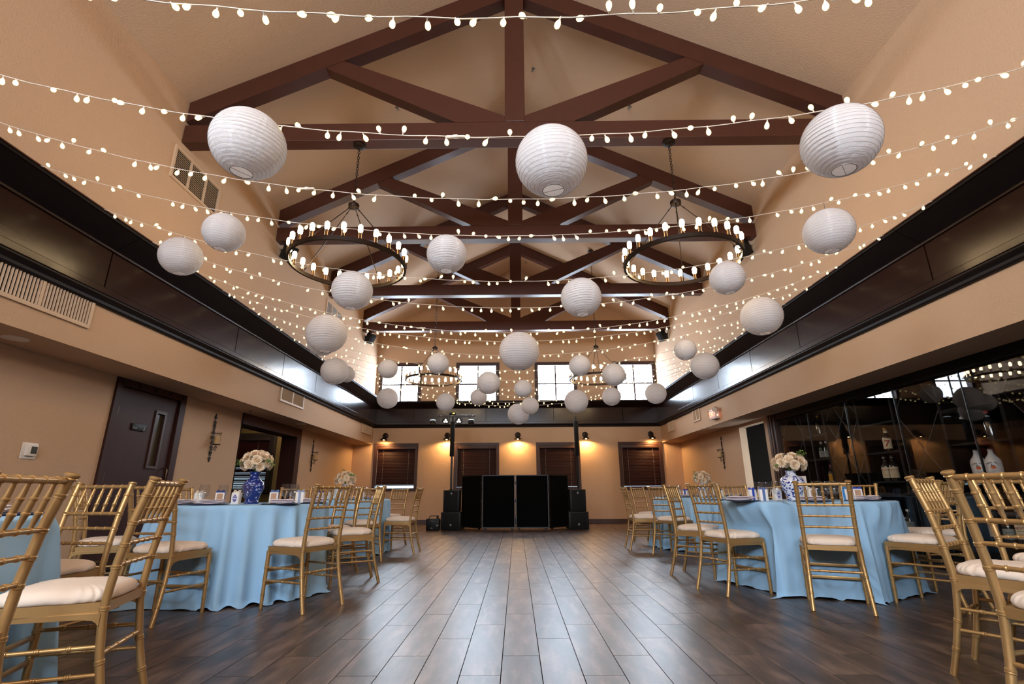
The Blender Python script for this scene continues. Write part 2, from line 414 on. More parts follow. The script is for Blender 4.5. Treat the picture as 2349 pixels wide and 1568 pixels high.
hb = [(a + .06, b - .06, 3.44, 4.62) for a, b in WINX] + [(a + .06, b - .06, 0.96, 2.19) for a, b in WINX]
mb = plate(MB(), 'y', YB, YB + .2, XL - .2, XR + .2, 0, ZSP, hb)
mb.add([(UL - .3, YB, ZSP), (UR + .3, YB, ZSP), (XRG, YB, ZRG + .1), (UL - .3, YB + .2, ZSP), (UR + .3, YB + .2, ZSP), (XRG, YB + .2, ZRG + .1)], [(0, 1, 2), (5, 4, 3), (0, 2, 5, 3), (1, 4, 5, 2)])
struct('wall_back', mb, M_wall)
# wall behind the camera, with unseen high openings put in to light the hall
hf = [(a + .06, b - .06, 3.44, 4.9) for a, b in WINX[:3]]
mb = plate(MB(), 'y', YF - .2, YF, XL - .2, XR + .2, 0, ZSP, hf)
mb.add([(UL - .3, YF, ZSP), (UR + .3, YF, ZSP), (XRG, YF, ZRG + .1)], [(0, 1, 2)])
struct('wall_front', mb, M_wall)
# lower left wall: door and cased opening
struct('wall_left', plate(MB(), 'x', XL - .3, XL, YF, YB, 0, ZS + .03, [(5.90, 7.08, 0, 2.16), (8.75, 11.0, 0, 2.05)]), M_wall)
struct('wall_right', plate(MB(), 'x', XR, XR + .15, YF, YB, 0, ZS + .03, [(2.37, 9.62, 0, ZS + .03), (9.80, 10.92, 0, 2.16)]), M_wall)
# upper walls / fascias and soffits
struct('wall_left', plate(MB(), 'x', UL - .2, UL, YF, YB, ZS, ZSP, [(-3.4, -1.6, 3.6, 5.2)]), M_wall)  # unseen opening added behind the camera to daylight the right wall
struct('wall_right', MB().box(UR, UR + .2, YF, YB, ZS, ZSP), M_wall)
struct('ceiling', MB().box(XL - .3, UL - .2, YF, YB, ZS, ZS + .1), M_wall)
struct('ceiling', MB().box(UR + .2, XR + .7, YF, YB, ZS, ZS + .1), M_wall)
mb = MB()
for x0, sgn in ((UL - .2, 1), (UR + .2, -1)):
    z0 = ZSP - .2 * .49
    mb.add([(x0, YF, z0), (x0, YB, z0), (XRG, YB, ZRG), (XRG, YF, ZRG), (x0, YF, z0 + .15), (x0, YB, z0 + .15), (XRG, YB, ZRG + .15), (XRG, YF, ZRG + .15)],
           [(0, 1, 2, 3), (7, 6, 5, 4), (0, 3, 7, 4), (1, 5, 6, 2), (0, 4, 5, 1)])
struct('ceiling', mb, M_ceil)
# baseboards
struct('baseboard_back', MB().bevbox(XL, XR, YB - .02, YB, 0, .125, .004), M_base)
for a, b in ((YF, 5.84), (7.15, 8.75), (11.2, YB - .02)): struct('baseboard_left', MB().bevbox(XL, XL + .018, a, b, 0, .125, .004), M_base)
for a, b in ((YF, 2.35), (10.94, YB - .02)): struct('baseboard_right', MB().bevbox(XR - .018, XR, a, b, 0, .125, .004), M_base)

# floor: base slab, planks 0.2025 x 0.975 m laid a third apart
fl = struct('floor', MB().box(XL - .3, XR + .7, YF - .2, YB + .2, -.12, -.011), M_grout)
PW, PL = 0.2025, 0.975
pm = MB()
hx, hy, bv = PW / 2 - .0021, PL / 2 - .0021, .0003
pm.add([(sx * hx, sy * hy, -.012) for sx, sy in ((-1, -1), (1, -1), (1, 1), (-1, 1))] + [(sx * hx, sy * hy, -bv) for sx, sy in ((-1, -1), (1, -1), (1, 1), (-1, 1))] + [(sx * (hx - bv), sy * (hy - bv), 0) for sx, sy in ((-1, -1), (1, -1), (1, 1), (-1, 1))],
       [(0, 1, 5, 4), (1, 2, 6, 5), (2, 3, 7, 6), (3, 0, 4, 7), (4, 5, 9, 8), (5, 6, 10, 9), (6, 7, 11, 10), (7, 4, 8, 11), (8, 9, 10, 11)])
plank_me = pm.mesh('plank', M_floor, smooth=False)
cells = []
for i in range(-24, 25):
    x = 0.017 + i * PW
    if x - PW / 2 < XL or x + PW / 2 > XR: continue
    off = 3.12 + [0, .335, .665][i % 3]
    for k in range(-9, 13):
        y = off + (k + .5) * PL
        if y - PL / 2 < YF or y + PL / 2 > YB: continue
        vis = y + PL / 2 > 2.35 and abs(x) - .1 < 1.06 * (y + PL / 2)
        cells.append((0 if vis else 1, y, x))
cells.sort()
near = [c for c in cells if c[0] == 0][:300]; rest = cells[300:] if len(near) == 300 else cells[len(near):]
for _, y, x in near: mk('plank', plank_me, fl, (x, y, 0))
mb = MB()
for _, y, x in rest: mb.add([(p[0] + x, p[1] + y, p[2]) for p in pm.v], pm.f)
# part boards that close the rows against the walls
for i in range(-24, 25):
    x = 0.017 + i * PW
    if x - PW / 2 < XL or x + PW / 2 > XR: continue
    off = 3.12 + [0, .335, .665][i % 3]
    ys = [off + k * PL for k in range(-12, 16)]
    lo = min(y for y in ys if y >= YF); hi = max(y for y in ys if y <= YB)
    if lo > YF + .01: mb.box(x - hx, x + hx, YF, lo - .0016, -.012, 0)
    if hi < YB - .01: mb.box(x - hx, x + hx, hi + .0016, YB, -.012, 0)
o = mb.obj('plank_field', M_floor, fl, False); o['kind'] = 'stuff'

# mahogany cornice round the hall: ledge, joined panels, projecting crown
def cornice(name, P0, d, n, L, joints, label_side):
    """P0 start, d unit along, n unit into the room"""
    M = Matrix(((d[0], n[0], 0, P0[0]), (d[1], n[1], 0, P0[1]), (0, 0, 1, 0), (0, 0, 0, 1)))
    def sweep(mb, prof, a, b):
        k = len(prof); vs = [M @ Vector((a, p, z)) for p, z in prof] + [M @ Vector((b, p, z)) for p, z in prof]
        mb.add(vs, [tuple(range(k)), tuple(reversed(range(k, 2 * k)))] + [(i, (i + 1) % k, k + (i + 1) % k, k + i) for i in range(k)])
    e = [0] + joints + [L]
    mb = MB(); sweep(mb, [(0, 2.70), (.03, 2.70), (.045, 2.715), (.05, 2.74), (.075, 2.765), (.10, 2.775), (.10, 2.79), (0, 2.79)], 0, L)
    root = struct(name, mb, M_crown)
    for a, b in zip(e, e[1:]):
        mb = MB(); sweep(mb, [(0, 2.79), (.105, 2.79), (.105, 3.245), (0, 3.245)], a + .008, b - .008); mb.obj('panel', M_corn, root, False)
        mb = MB(); sweep(mb, [(0, 3.262), (.13, 3.262), (.355, 3.40), (.37, 3.40), (.37, 3.425), (0, 3.425)], a + .003, b - .003); mb.obj('crown_board', M_crown, root, False)
    mb = MB(); sweep(mb, [(0, 3.245), (.125, 3.245), (.13, 3.262), (0, 3.262)], 0, L); mb.obj('bead', M_corn, root, False)
    mb = MB(); sweep(mb, [(0.105, 2.79), (.112, 2.795), (.112, 2.855), (.105, 2.862)], 0, L); mb.obj('lower_rail', M_corn, root, False)
    mb = MB(); sweep(mb, [(0.34, 3.425), (.385, 3.425), (.385, 3.435), (0.34, 3.435)], 0, L); mb.obj('crown_lip', M_beam, root, False)
jl = [y - YF for y in (-2.6, -.2, 2.2, 4.62, 7.05, 8.6, 10.1, 11.62, 13.15)]
jr = [y - YF for y in (-2.6, -.2, 2.2, 4.62, 7.05, 8.6, 10.1, 11.62, 13.15)]
cornice('trim_1', (UL, YF), (0, 1), (1, 0), YB - YF, jl, 'left')
cornice('trim_2', (UR, YF), (0, 1), (-1, 0), YB - YF, jr, 'right')
cornice('trim_3', (UL, YB), (1, 0), (0, -1), UR - UL, [1.2, 3.35, 5.35, 7.4], 'back')

# windows of the back wall (and portals for the added openings behind the camera)
nwin = 0
def upper_window(x0, x1, y, s):
    """y = inner wall face, s = +1 looking out along +y"""
    global nwin; nwin += 1
    z0, z1 = 3.44, 4.68; F = .105
    def bx(mb, a, b, c, d, p0, p1): mb.box(a, b, min(y + s * p0, y + s * p1), max(y + s * p0, y + s * p1), c, d)
    mb = MB()
    for a, b, c, d in ((x0, x0 + F, z0, z1), (x1 - F, x1, z0, z1), (x0 + F, x1 - F, z1 - F, z1), (x0 + F, x1 - F, z0, z0 + .03)): bx(mb, a, b, c, d, -.03, .02)
    for a, b, c, d in ((x0 + .06, x0 + F, z0, z1 - .06), (x1 - F, x1 - .06, z0, z1 - .06), (x0 + F, x1 - F, z1 - F, z1 - .06)): bx(mb, a, b, c, d, .02, .16)
    root = struct('window_%d' % nwin, mb, M_trim)
    xm = (x0 + x1) / 2; zm = (z0 + z1 - F) / 2 + .02
    mb = MB(); bx(mb, xm - .022, xm + .022, z0 + .03, z1 - F, .10, .125); mb.obj('muntin', M_trim, root, False)
    mb = MB(); bx(mb, x0 + F, x1 - F, zm - .02, zm + .02, .10, .125); mb.obj('muntin', M_trim, root, False)
    for a, b in ((x0 + F, xm - .014), (xm + .014, x1 - F)):
        for c, d in ((z0 + .03, zm - .011), (zm + .011, z1 - F)):
            mb = MB(); bx(mb, a, b, c, d, .11, .114); mb.obj('pane', M_pane, root, False)
for a, b in WINX: upper_window(a, b, YB, 1)
def portal(x0, x1, y, z0, z1, into):
    L = bpy.data.lights.new('window_portal', 'AREA'); L.shape = 'RECTANGLE'; L.size = x1 - x0; L.size_y = z1 - z0
    try: L.cycles.is_portal = True
    except Exception: pass
    o = bpy.data.objects.new('window_portal', L); COL.objects.link(o); o.location = ((x0 + x1) / 2, y, (z0 + z1) / 2)
    o.rotation_euler = (-PI / 2, 0, 0) if into < 0 else (PI / 2, 0, 0)
for a, b in WINX:
    portal(a + .06, b - .06, YB + .19, 3.44, 4.62, -1)
for a, b in WINX[:3]: portal(a + .06, b - .06, YF - .19, 3.44, 4.9, 1)  # openings put in behind the camera
for a, b in ((-3.4, -1.6),):  # portal of the added side opening in the left wall
    L = bpy.data.lights.new('window_portal', 'AREA'); L.shape = 'RECTANGLE'; L.size = 1.6; L.size_y = b - a
    try: L.cycles.is_portal = True
    except Exception: pass
    o = bpy.data.objects.new('window_portal', L); COL.objects.link(o); o.location = (UL - .19, (a + b) / 2, 4.4); o.rotation_euler = (0, -PI / 2, 0)

slat_me = MB().add([(-.5, -.025, 0), (.5, -.025, 0), (.5, 0, .004), (-.5, 0, .004), (.5, .025, 0), (-.5, .025, 0), (-.5, -.025, -.003), (.5, -.025, -.003), (.5, 0, .001), (-.5, 0, .001), (.5, .025, -.003), (-.5, .025, -.003)],
       [(0, 1, 2, 3), (3, 2, 4, 5), (7, 6, 9, 8), (8, 9, 11, 10), (0, 6, 7, 1), (5, 4, 10, 11), (1, 7, 8, 2), (2, 8, 10, 4), (0, 3, 9, 6), (3, 5, 11, 9)]).mesh('slat', M_blind)
def blind_window(x0, x1, y, z0, z1, raised, tilts=None, kind=True, mtrim=None):
    global nwin; nwin += 1
    F = .085; mt = mtrim or M_trim
    mb = MB()
    for a, b, c, d in ((x0, x0 + F, z0, z1), (x1 - F, x1, z0, z1), (x0 + F, x1 - F, z1 - F, z1), (x0 + F, x1 - F, z0, z0 + F)): mb.box(a, b, y - .03, y + .16, c, d)
    root = struct('window_%d' % nwin, mb, mt)
    MB().bevbox(x0 + F, x1 - F, y - .022, y + .05, z1 - F - .085, z1 - F, .006).obj('valance', mt, root)
    MB().box(x0 + F, x1 - F, y + .14, y + .15, z0 + F, z1 - F).obj('pane', M_daydim if mtrim else M_day, root, False)
    MB().box(x0 + F, x1 - F, y + .12, y + .135, (z0 + z1) / 2 - .02, (z0 + z1) / 2 + .02).obj('sash_bar', mt, root, False)
    zb = z0 + F + raised; zt = z1 - F - .085
    n = int((zt - zb) / .042)
    for k in range(n):
        t = tilts(k, n) if tilts else 1.25
        mk('slat', slat_me, root, ((x0 + x1) / 2, y + .04, zb + .03 + (k + .5) * (zt - zb - .03) / n), (t, 0, 0), (x1 - x0 - 2 * F - .002, 1, 1))
    MB().bevbox(x0 + F + .006, x1 - F - .006, y + .012, y + .06, zb, zb + .022, .004).obj('bottom_rail', M_blind, root)
    for q in (.17, .83):
        mb = MB(); xx = x0 + F + q * (x1 - x0 - 2 * F)
        for k in range(n):
            zz = zb + .03 + (k + .5) * (zt - zb - .03) / n
            mb.box(xx - .004, xx + .004, y + .008, y + .011, zz - .007, zz + .007)
        mb.obj('ladder_tape', M_corddot, root, False)  # pale dots stand for daylight passing the ladder cord holes
    mb = MB(); mb.tube([(x0 + F + .02, y - .004, zt), (x0 + F + .02, y - .004, zb + .05)], .003, 6); mb.obj('tilt_wand', M_corddot, root)
for i, (a, b) in enumerate(WINX): blind_window(a, b, YB, .90, 2.25, .06 if i == 0 else -.004)

# cased opening on the left and the dim room beyond it
mb = MB()
mb.box(XL - .3, XL + .03, 8.72, 11.2, 2.03, ZS); mb.box(XL - .02, XL + .03, 10.98, 11.2, 0, 2.03); mb.box(XL - .3, XL - .02, 10.96, 11.02, 0, 2.03); mb.box(XL - .3, XL, 8.72, 8.752, 0, 2.03)
struct('trim_4', mb, M_door)
mb = MB()
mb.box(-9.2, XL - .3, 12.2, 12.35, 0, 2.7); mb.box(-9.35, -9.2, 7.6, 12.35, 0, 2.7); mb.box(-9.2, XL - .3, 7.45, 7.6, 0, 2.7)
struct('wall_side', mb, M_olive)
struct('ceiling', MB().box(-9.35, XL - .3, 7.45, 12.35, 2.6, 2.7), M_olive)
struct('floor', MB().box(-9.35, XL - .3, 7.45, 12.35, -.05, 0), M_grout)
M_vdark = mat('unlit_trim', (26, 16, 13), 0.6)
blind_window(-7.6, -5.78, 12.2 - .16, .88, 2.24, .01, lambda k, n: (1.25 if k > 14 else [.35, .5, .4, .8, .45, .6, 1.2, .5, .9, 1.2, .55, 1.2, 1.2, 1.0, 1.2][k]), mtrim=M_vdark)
# dark passage on the right
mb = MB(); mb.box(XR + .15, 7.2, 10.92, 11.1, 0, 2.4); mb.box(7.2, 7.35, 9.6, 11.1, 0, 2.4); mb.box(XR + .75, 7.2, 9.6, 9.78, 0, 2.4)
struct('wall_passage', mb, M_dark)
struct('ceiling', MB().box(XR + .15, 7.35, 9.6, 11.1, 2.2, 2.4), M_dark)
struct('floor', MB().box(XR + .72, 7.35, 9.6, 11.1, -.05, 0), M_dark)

# restroom-side door in the left wall
mb = MB()
for a, b, c, d in ((5.84, 5.93, 0, ZS), (7.02, 7.14, 0, ZS), (5.93, 7.02, 2.13, ZS)): mb.box(XL - .1, XL + .03, a, b, c, d)
dr = struct('door_1', mb, M_door)
struct_slab = plate(MB(), 'x', XL - .055, XL - .005, 5.945, 7.005, .012, 2.12, [(6.63, 6.78, 1.21, 1.90)]).obj('slab', M_door, dr, False)
mb = MB()
for a, b, c, d in ((6.60, 6.635, 1.18, 1.93), (6.775, 6.81, 1.18, 1.93), (6.635, 6.775, 1.895, 1.93), (6.635, 6.775, 1.18, 1.215)): mb.box(XL - .005, XL + .012, a, b, c, d)
fr = mb.obj('lite_frame', M_trim, dr, False)
MB().box(XL - .034, XL - .028, 6.63, 6.78, 1.21, 1.90).obj('lite_glass', mat('dim_wired_glass', (70, 64, 46), 0.2), fr, False)
MB().box(XL - .2, XL - .19, 5.9, 7.1, 0, 2.16).obj('backing', M_dark, dr, False)
mb = MB(); mb.tube([(XL, 6.94, 1.02), (XL + .05, 6.94, 1.025), (XL + .06, 6.94, 1.04), (XL + .06, 6.94, 1.17), (XL + .05, 6.94, 1.185), (XL, 6.94, 1.19)], .009, 8)
tag(mb.obj('pull_handle', M_brass, dr), 'curved brass pull handle')
for z in (.35, 1.05, 1.82): MB().lathe([(.008, -.06), (.008, .06)], 8, (XL + .004, 5.955, z)).obj('hinge', M_steel, dr)
for k in range(5):
    y = 5.92 + k * .285; mb = MB(); c = Vector((XL + .034, y, 2.175))
    for j in range(4):
        a = PI / 4 + j * PI / 2; mb.sphere((c.x, c.y + .016 * cos(a), c.z + .016 * sin(a)), .012, 8, 5)
    mb.sphere(c, .011, 8, 5); mb.obj('rosette', M_bronze, dr)
sg = tag(MB().bevbox(XL, XL + .012, 6.225, 6.475, 1.63, 1.715, .003).obj('door_sign', M_black), 'small black sign reading Out on the brown restroom door', 'sign')
vs, fs = text_mesh('Out', .042); T = Matrix(((0, 0, 1, XL + .0122), (1, 0, 0, 6.275), (0, 1, 0, 1.66), (0, 0, 0, 1)))
mb = MB().add([T @ p for p in vs], fs); mb.obj('lettering', M_greyl, sg, False)
mb = MB()                                                      # walking figure pictogram
for poly in ([(-.006, .012), (.006, .012), (.007, -.006), (-.007, -.006)], [(-.007, -.006), (-.001, -.006), (-.006, -.03), (-.012, -.03)], [(.001, -.006), (.007, -.006), (.012, -.03), (.006, -.03)]):
    mb.prism([(6.435 + a, 1.665 + b) for a, b in poly], XL + .0115, XL + .013, M=Matrix(((0, 0, 1, 0), (1, 0, 0, 0), (0, 1, 0, 0), (0, 0, 0, 1))))
mb.sphere((XL + .012, 6.435, 1.686), .006, 8, 5); mb.obj('pictogram', M_greyl, sg, False)

# ------------------------------------------------------------------ roof trusses
def beam(mb, p, q, dn, y0, y1):
    """timber between p and q (x,z of its upper edge), dn = depth measured straight down"""
    a = [(p[0], p[1]), (q[0], q[1]), (q[0], q[1] - dn), (p[0], p[1] - dn)]
    mb.add([(x, y0, z) for x, z in a] + [(x, y1, z) for x, z in a], [(0, 1, 2, 3), (7, 6, 5, 4), (0, 4, 5, 1), (1, 5, 6, 2), (2, 6, 7, 3), (3, 7, 4, 0)])
NT = ['nearest the camera', 'second from the camera', 'third from the camera', 'farthest from the camera']
for i, y in enumerate((5.32, 7.92, 10.54, 13.11)):
    t = empty('roof_truss', (0, 0, 0)); tag(t, 'dark brown timber king post roof truss under the pitched ceiling, ' + NT[i], 'truss', 'roof trusses')
    t.location = (XRG, y + .09, 5.15); L0 = Vector(t.location)
    def part(name, mb):
        mb.v = [(a - L0.x, b - L0.y, c - L0.z) for a, b, c in mb.v]; return mb.obj(name, M_beam, t, False)
    part('tie_beam', MB().bevbox(UL + .005, UR - .005, y, y + .18, 5.15, 5.41, .008))
    part('king_post', MB().bevbox(XRG - .13, XRG + .13, y - .006, y + .186, 5.41, ZRG - .02, .008))
    for s in (-1, 1):
        W = (XRG - UL) if s < 0 else (UR - XRG)
        zc = lambda d: ZRG - .002 - d * (ZRG - ZSP) / W
        mb = MB(); beam(mb, (XRG + s * .12, zc(.12)), (XRG + s * (W - .01), zc(W - .01)), .30, y, y + .18); part('rafter', mb)
        zb = lambda d: zc(d) - .302
        pl = [(.128, 5.505), (2.29, zb(2.29)), (2.525, zb(2.525)), (.76, 5.412), (.128, 5.412)]       # mitred under the rafter, footed on the tie beam
        n5 = len(pl); mb = MB(); mb.add([(XRG + s * a, yy, b) for yy in (y + .004, y + .176) for a, b in pl], [tuple(range(n5)), tuple(reversed(range(n5, 2 * n5)))] + [(k, (k + 1) % n5, n5 + (k + 1) % n5, n5 + k) for k in range(n5)]); part('strut', mb)

# ------------------------------------------------------------------ chandeliers
def make_chandelier():
    root = empty('wagon_wheel_chandelier'); tag(root, None, 'chandelier', 'wagon wheel chandeliers')
    # origin at the ring centre
    RR = .665
    mb = MB(); pr = [(RR - .014, -.023), (RR + .014, -.023), (RR + .014, .023), (RR - .014, .023), (RR - .014, -.023)]
    mb.lathe(pr, 72, cap0=False, cap1=False); mb.obj('ring', M_bronze, root, angle=30)
    bulb = MB().lathe([(.012, 0), (.020, .012), (.026, .026), (.027, .075), (.022, .092), (.011, .102), (.002, .105)], 12).mesh('bulb', M_bulb)
    sock = MB().lathe([(.024, 0), (.024, .006), (.019, .008), (.019, .062), (.021, .064), (.021, .07)], 12).mesh('socket', M_brass)
    for k in range(24):
        a = 2 * PI * (k + .5) / 24; s = mk('socket', sock, root, (RR * cos(a), RR * sin(a), .022)); mk('bulb', bulb, s, (0, 0, .07))
    MB().lathe([(.02, .76), (.062, .77), (.066, .785), (.066, .815), (.05, .83), (.018, .845), (.012, .87)], 20).obj('hub', M_bronze, root)
    for k in range(4):
        a = PI / 4 + k * PI / 2 + .35; mb = MB(); p = Vector((.045 * cos(a), .045 * sin(a), .765)); q = Vector((RR * cos(a), RR * sin(a), .02)); mb.tube([p, q], .0055, 6)
        mb.sphere(p.lerp(q, .07), .011, 8, 5); mb.sphere(q.lerp(p, .05), .012, 8, 5); mb.obj('rod', M_bronze, root)
    return root
def chain(zlo, zhi, root):
    n = max(3, int((zhi - zlo) / .040)); st = (zhi - zlo) / n; mb = MB()
    for k in range(n):
        z = zlo + (k + .5) * st; pts = []
        for j in range(10):
            a = 2 * PI * j / 10; u, v = .0135 * cos(a), st * .62 * sin(a)
            pts.append((u, 0, z + v) if k % 2 else (0, u, z + v))
        mb.tube(pts, .0042, 5, closed=True)
    return mb.obj('chain', M_bronze, root)
def canopy(z, root): MB().lathe([(.075, z), (.078, z - .008), (.078, z - .028), (.05, z - .034), (.05, z - .046), (.018, z - .05), (.012, z - .06)], 24).obj('canopy', M_bronze, root)
cp_ = Proto(make_chandelier())
CH = [((-1.985, 5.41), 5.15, 'left wheel chandelier of glowing tube bulbs, hung from the nearest truss'), ((1.985, 5.41), 5.15, 'right wheel chandelier of glowing tube bulbs, hung from the nearest truss'),
      ((-1.98, 11.8), 6.86, 'far left wheel chandelier of glowing tube bulbs before the high windows'), ((1.975, 11.8), 6.86, 'far right wheel chandelier of glowing tube bulbs before the high windows'),
      ((-1.985, -1.0), 6.84, 'left wheel chandelier of tube bulbs hanging behind the camera'), ((1.985, -1.0), 6.84, 'right wheel chandelier of tube bulbs hanging behind the camera')]
for (x, y), zt, lab in CH:
    r = cp_.place((x, y, 3.46), 0.1, lab); chain(.865, zt - 3.46 - .055, r); canopy(zt - 3.46, r)

# ------------------------------------------------------------------ string lights
def globe():
    mb = MB(); mb.lathe([(.0035, 0), (.0035, -.012), (.0055, -.015)], 6, mi=0, cap0=False)
    mb.lathe([(.004, -.014), (.008, -.020), (.0112, -.028), (.0122, -.035), (.0105, -.043), (.005, -.0485), (.0008, -.0495)], 10, mi=1)
    return mb.mesh('bulb', [M_cordw, M_string])
globe_me = globe()
STR = [(1.50, 2.629), (2.12, 2.579), (2.80, 2.655), (3.45, 2.75), (4.10, 2.655), (4.75, 2.648), (5.45, 2.607), (6.07, 2.69), (6.75, 2.69), (7.45, 2.64), (8.10, 2.63), (8.75, 2.62), (9.40, 2.62), (10.0, 2.59), (10.6, 2.62)]
def zstr(zm, x): return zm + (3.43 - zm) * ((x - .015) / 3.88) ** 2
for i, (y, zm) in enumerate(STR):
    root = empty('string_light', (.015, y, zm)); tag(root, 'sagging string of small warm globe bulbs across the hall, %s from the camera' % ORD[i], 'string lights', 'globe light strings')
    N = 72; pts = []
    for k in range(N + 1):
        x = -3.88 + 7.76 * k / N; pts.append((x, .004 * sin(k * 1.7), (3.43 - zm) * (x / 3.88) ** 2))
    MB().tube(pts,   .0025 if i > 1 else .0028, 5).obj('cord', M_cordw, root)
    n = 74
    for k in range(n):
        if R.random() < .04: continue
        x = -3.83 + 7.66 * (k + .5 + R.uniform(-.22, .22)) / n; z = (3.43 - zm) * (x / 3.88) ** 2
        u = R.random(); tilt = R.gauss(0, .35)
        if u < .13: tilt = PI + R.gauss(0, .4)
        elif u < .24: tilt = R.choice((-1, 1)) * R.uniform(.9, 2.0)
        mk('bulb', globe_me, root, (x, R.uniform(-.003, .003), z), (R.gauss(0, .35) + (R.choice((-1, 1)) * R.uniform(.9, 1.5) if R.random() < .15 else 0), tilt, 0))
    xc = [1.25, -.31, -1.36, .9, -2.8, 1.6, -1.1, -2.05, 2.6, 1.9, -2.3, 2.2, -1.9, 1.0, -1.4][i]
    mb = MB(); mb.lathe([(.004, -.05), (.007, -.045), (.007, -.012), (.011, -.01), (.011, .01), (.007, .012), (.007, .045), (.004, .05)], 8, M=Matrix.Rotation(PI / 2, 4, 'Y'), c=(xc, 0, (3.43 - zm) * (xc / 3.88) ** 2)); mb.obj('connector', M_plast, root)

# ------------------------------------------------------------------ paper lanterns
def make_lantern():
    root = empty('paper_lantern'); tag(root, None, 'lantern', 'white paper lanterns')
    NR = 21; prof = []; a0 = .30
    rr = random.Random(3)
    for i in range(NR + 1):
        th = a0 + (PI - 2 * a0) * i / NR; prof.append((sin(th), -cos(th) * .965))
        if i < NR:
            t2 = a0 + (PI - 2 * a0) * (i + .5) / NR; sag = .966
            prof.append((sin(t2) * sag, -cos(t2) * .965 * sag))
    n = 56; vs = []; fs = []
    ph = [rr.uniform(0, 6.28) for _ in range(60)]
    for i, (q, z) in enumerate(prof):
        for k in range(n):
            a = 2 * PI * k / n
            wv = .006 * sin(5 * a + ph[i % 60]) + .004 * sin(11 * a + ph[(i * 3) % 60]); s = 1 + (wv * .5 if i % 2 else wv * .25)
            # the wire is one helix, so every ring climbs half a step on the way round
            vs.append((q * s * cos(a), q * s * sin(a), z * s + .012 * (k / n - .5)))
    for i in range(len(prof) - 1):
        for k in range(n): fs.append((i * n + k, i * n + (k + 1) % n, (i + 1) * n + (k + 1) % n, (i + 1) * n + k))
    MB().add(vs, fs).obj('shade', M_paper, root, angle=80)
    mb = MB(); hp = []
    NT_ = NR * 40
    for i in range(NT_ + 1):
        th = a0 + (PI - 2 * a0) * i / NT_; a = 2 * PI * i / 40; hp.append((sin(th) * 1.004 * cos(a), sin(th) * 1.004 * sin(a), -cos(th) * .969))
    mb.tube(hp, .0042, 4); mb.obj('wire_rib', M_wire, root)
    for nm, z, s in (('bottom_frame', -cos(a0) * .965, 1), ('top_frame', cos(a0) * .965, -1)):
        mb = MB(); r = sin(a0); mb.tube([(r * cos(2 * PI * k / 24), r * sin(2 * PI * k / 24), z) for k in range(24)], .008, 5, closed=True)
        mb.tube([(-r, 0, z), (r, 0, z)], .006, 5); mb.obj(nm, M_alu, root)
    return root
lp = Proto(make_lantern())
LAN = [(-1.343, 2.12, 2.552, 0.178), (0.186, 2.12, 2.430, 0.178), (1.636, 2.12, 2.532, 0.178), (-2.257, 3.45, 2.803, 0.152), (-3.038, 4.10, 2.929, 0.178), (-0.518, 3.45, 2.599, 0.152), (2.414, 3.45, 2.765, 0.178), (0.581, 4.10, 2.496, 0.178), (-1.445, 4.10, 2.580, 0.178), (1.886, 4.10, 2.671, 0.152), (2.840, 5.45, 2.784, 0.229), (-2.171, 5.45, 2.615, 0.229), (0.042, 5.45, 2.389, 0.229), (-1.962, 7.45, 2.681, 0.152), (-1.081, 6.75, 2.585, 0.152), (0.893, 6.75, 2.539, 0.152), (1.497, 7.45, 2.565, 0.178), (-0.411, 7.45, 2.451, 0.178), (0.121, 8.10, 2.490, 0.152), (-2.758, 10.60, 2.805, 0.229), (-1.337, 9.40, 2.502, 0.178), (-0.659, 8.75, 2.470, 0.152), (0.050, 10.60, 2.448, 0.229), (0.286, 10.00, 2.523, 0.178), (1.146, 9.40, 2.501, 0.229), (1.820, 9.40, 2.588, 0.178), (3.000, 10.60, 2.868, 0.229), (2.379, 6.75, 2.754, 0.152), (3.151, 8.10, 2.851, 0.229), (-3.021, 8.10, 2.809, 0.229), (-3.045, 8.75, 2.907, 0.152), (-2.467, 6.07, 2.698, 0.178)]
rows = {}
for l in LAN: rows.setdefault(l[1], []).append(l)
SZ = {.152: 'small', .178: 'medium', .229: 'large'}
for y, ls in rows.items():
    ls.sort(); si = [i for i, s in enumerate(STR) if abs(s[0] - y) < .01][0]
    for k, (x, yy, z, r) in enumerate(ls):
        where = 'its only lantern' if len(ls) == 1 else '%s from the left on it' % ORD[k]
        o = lp.place((x, yy, z), 0, '%s round white paper lantern on the %s light string, %s' % (SZ[r], ORD[si], where), rot=(R.gauss(0, .05), R.gauss(0, .05), R.uniform(0, 6.28)), scale=(r, r, r))
        top = z + r * .92; zs = zstr(STR[si][1], x)
        if zs > top + .004:
            mb = MB(); mb.tube([(0, 0, .92), (0, 0, (zs - z) / r)], .0016 / r, 5); mb.obj('hanger', M_alu, o)

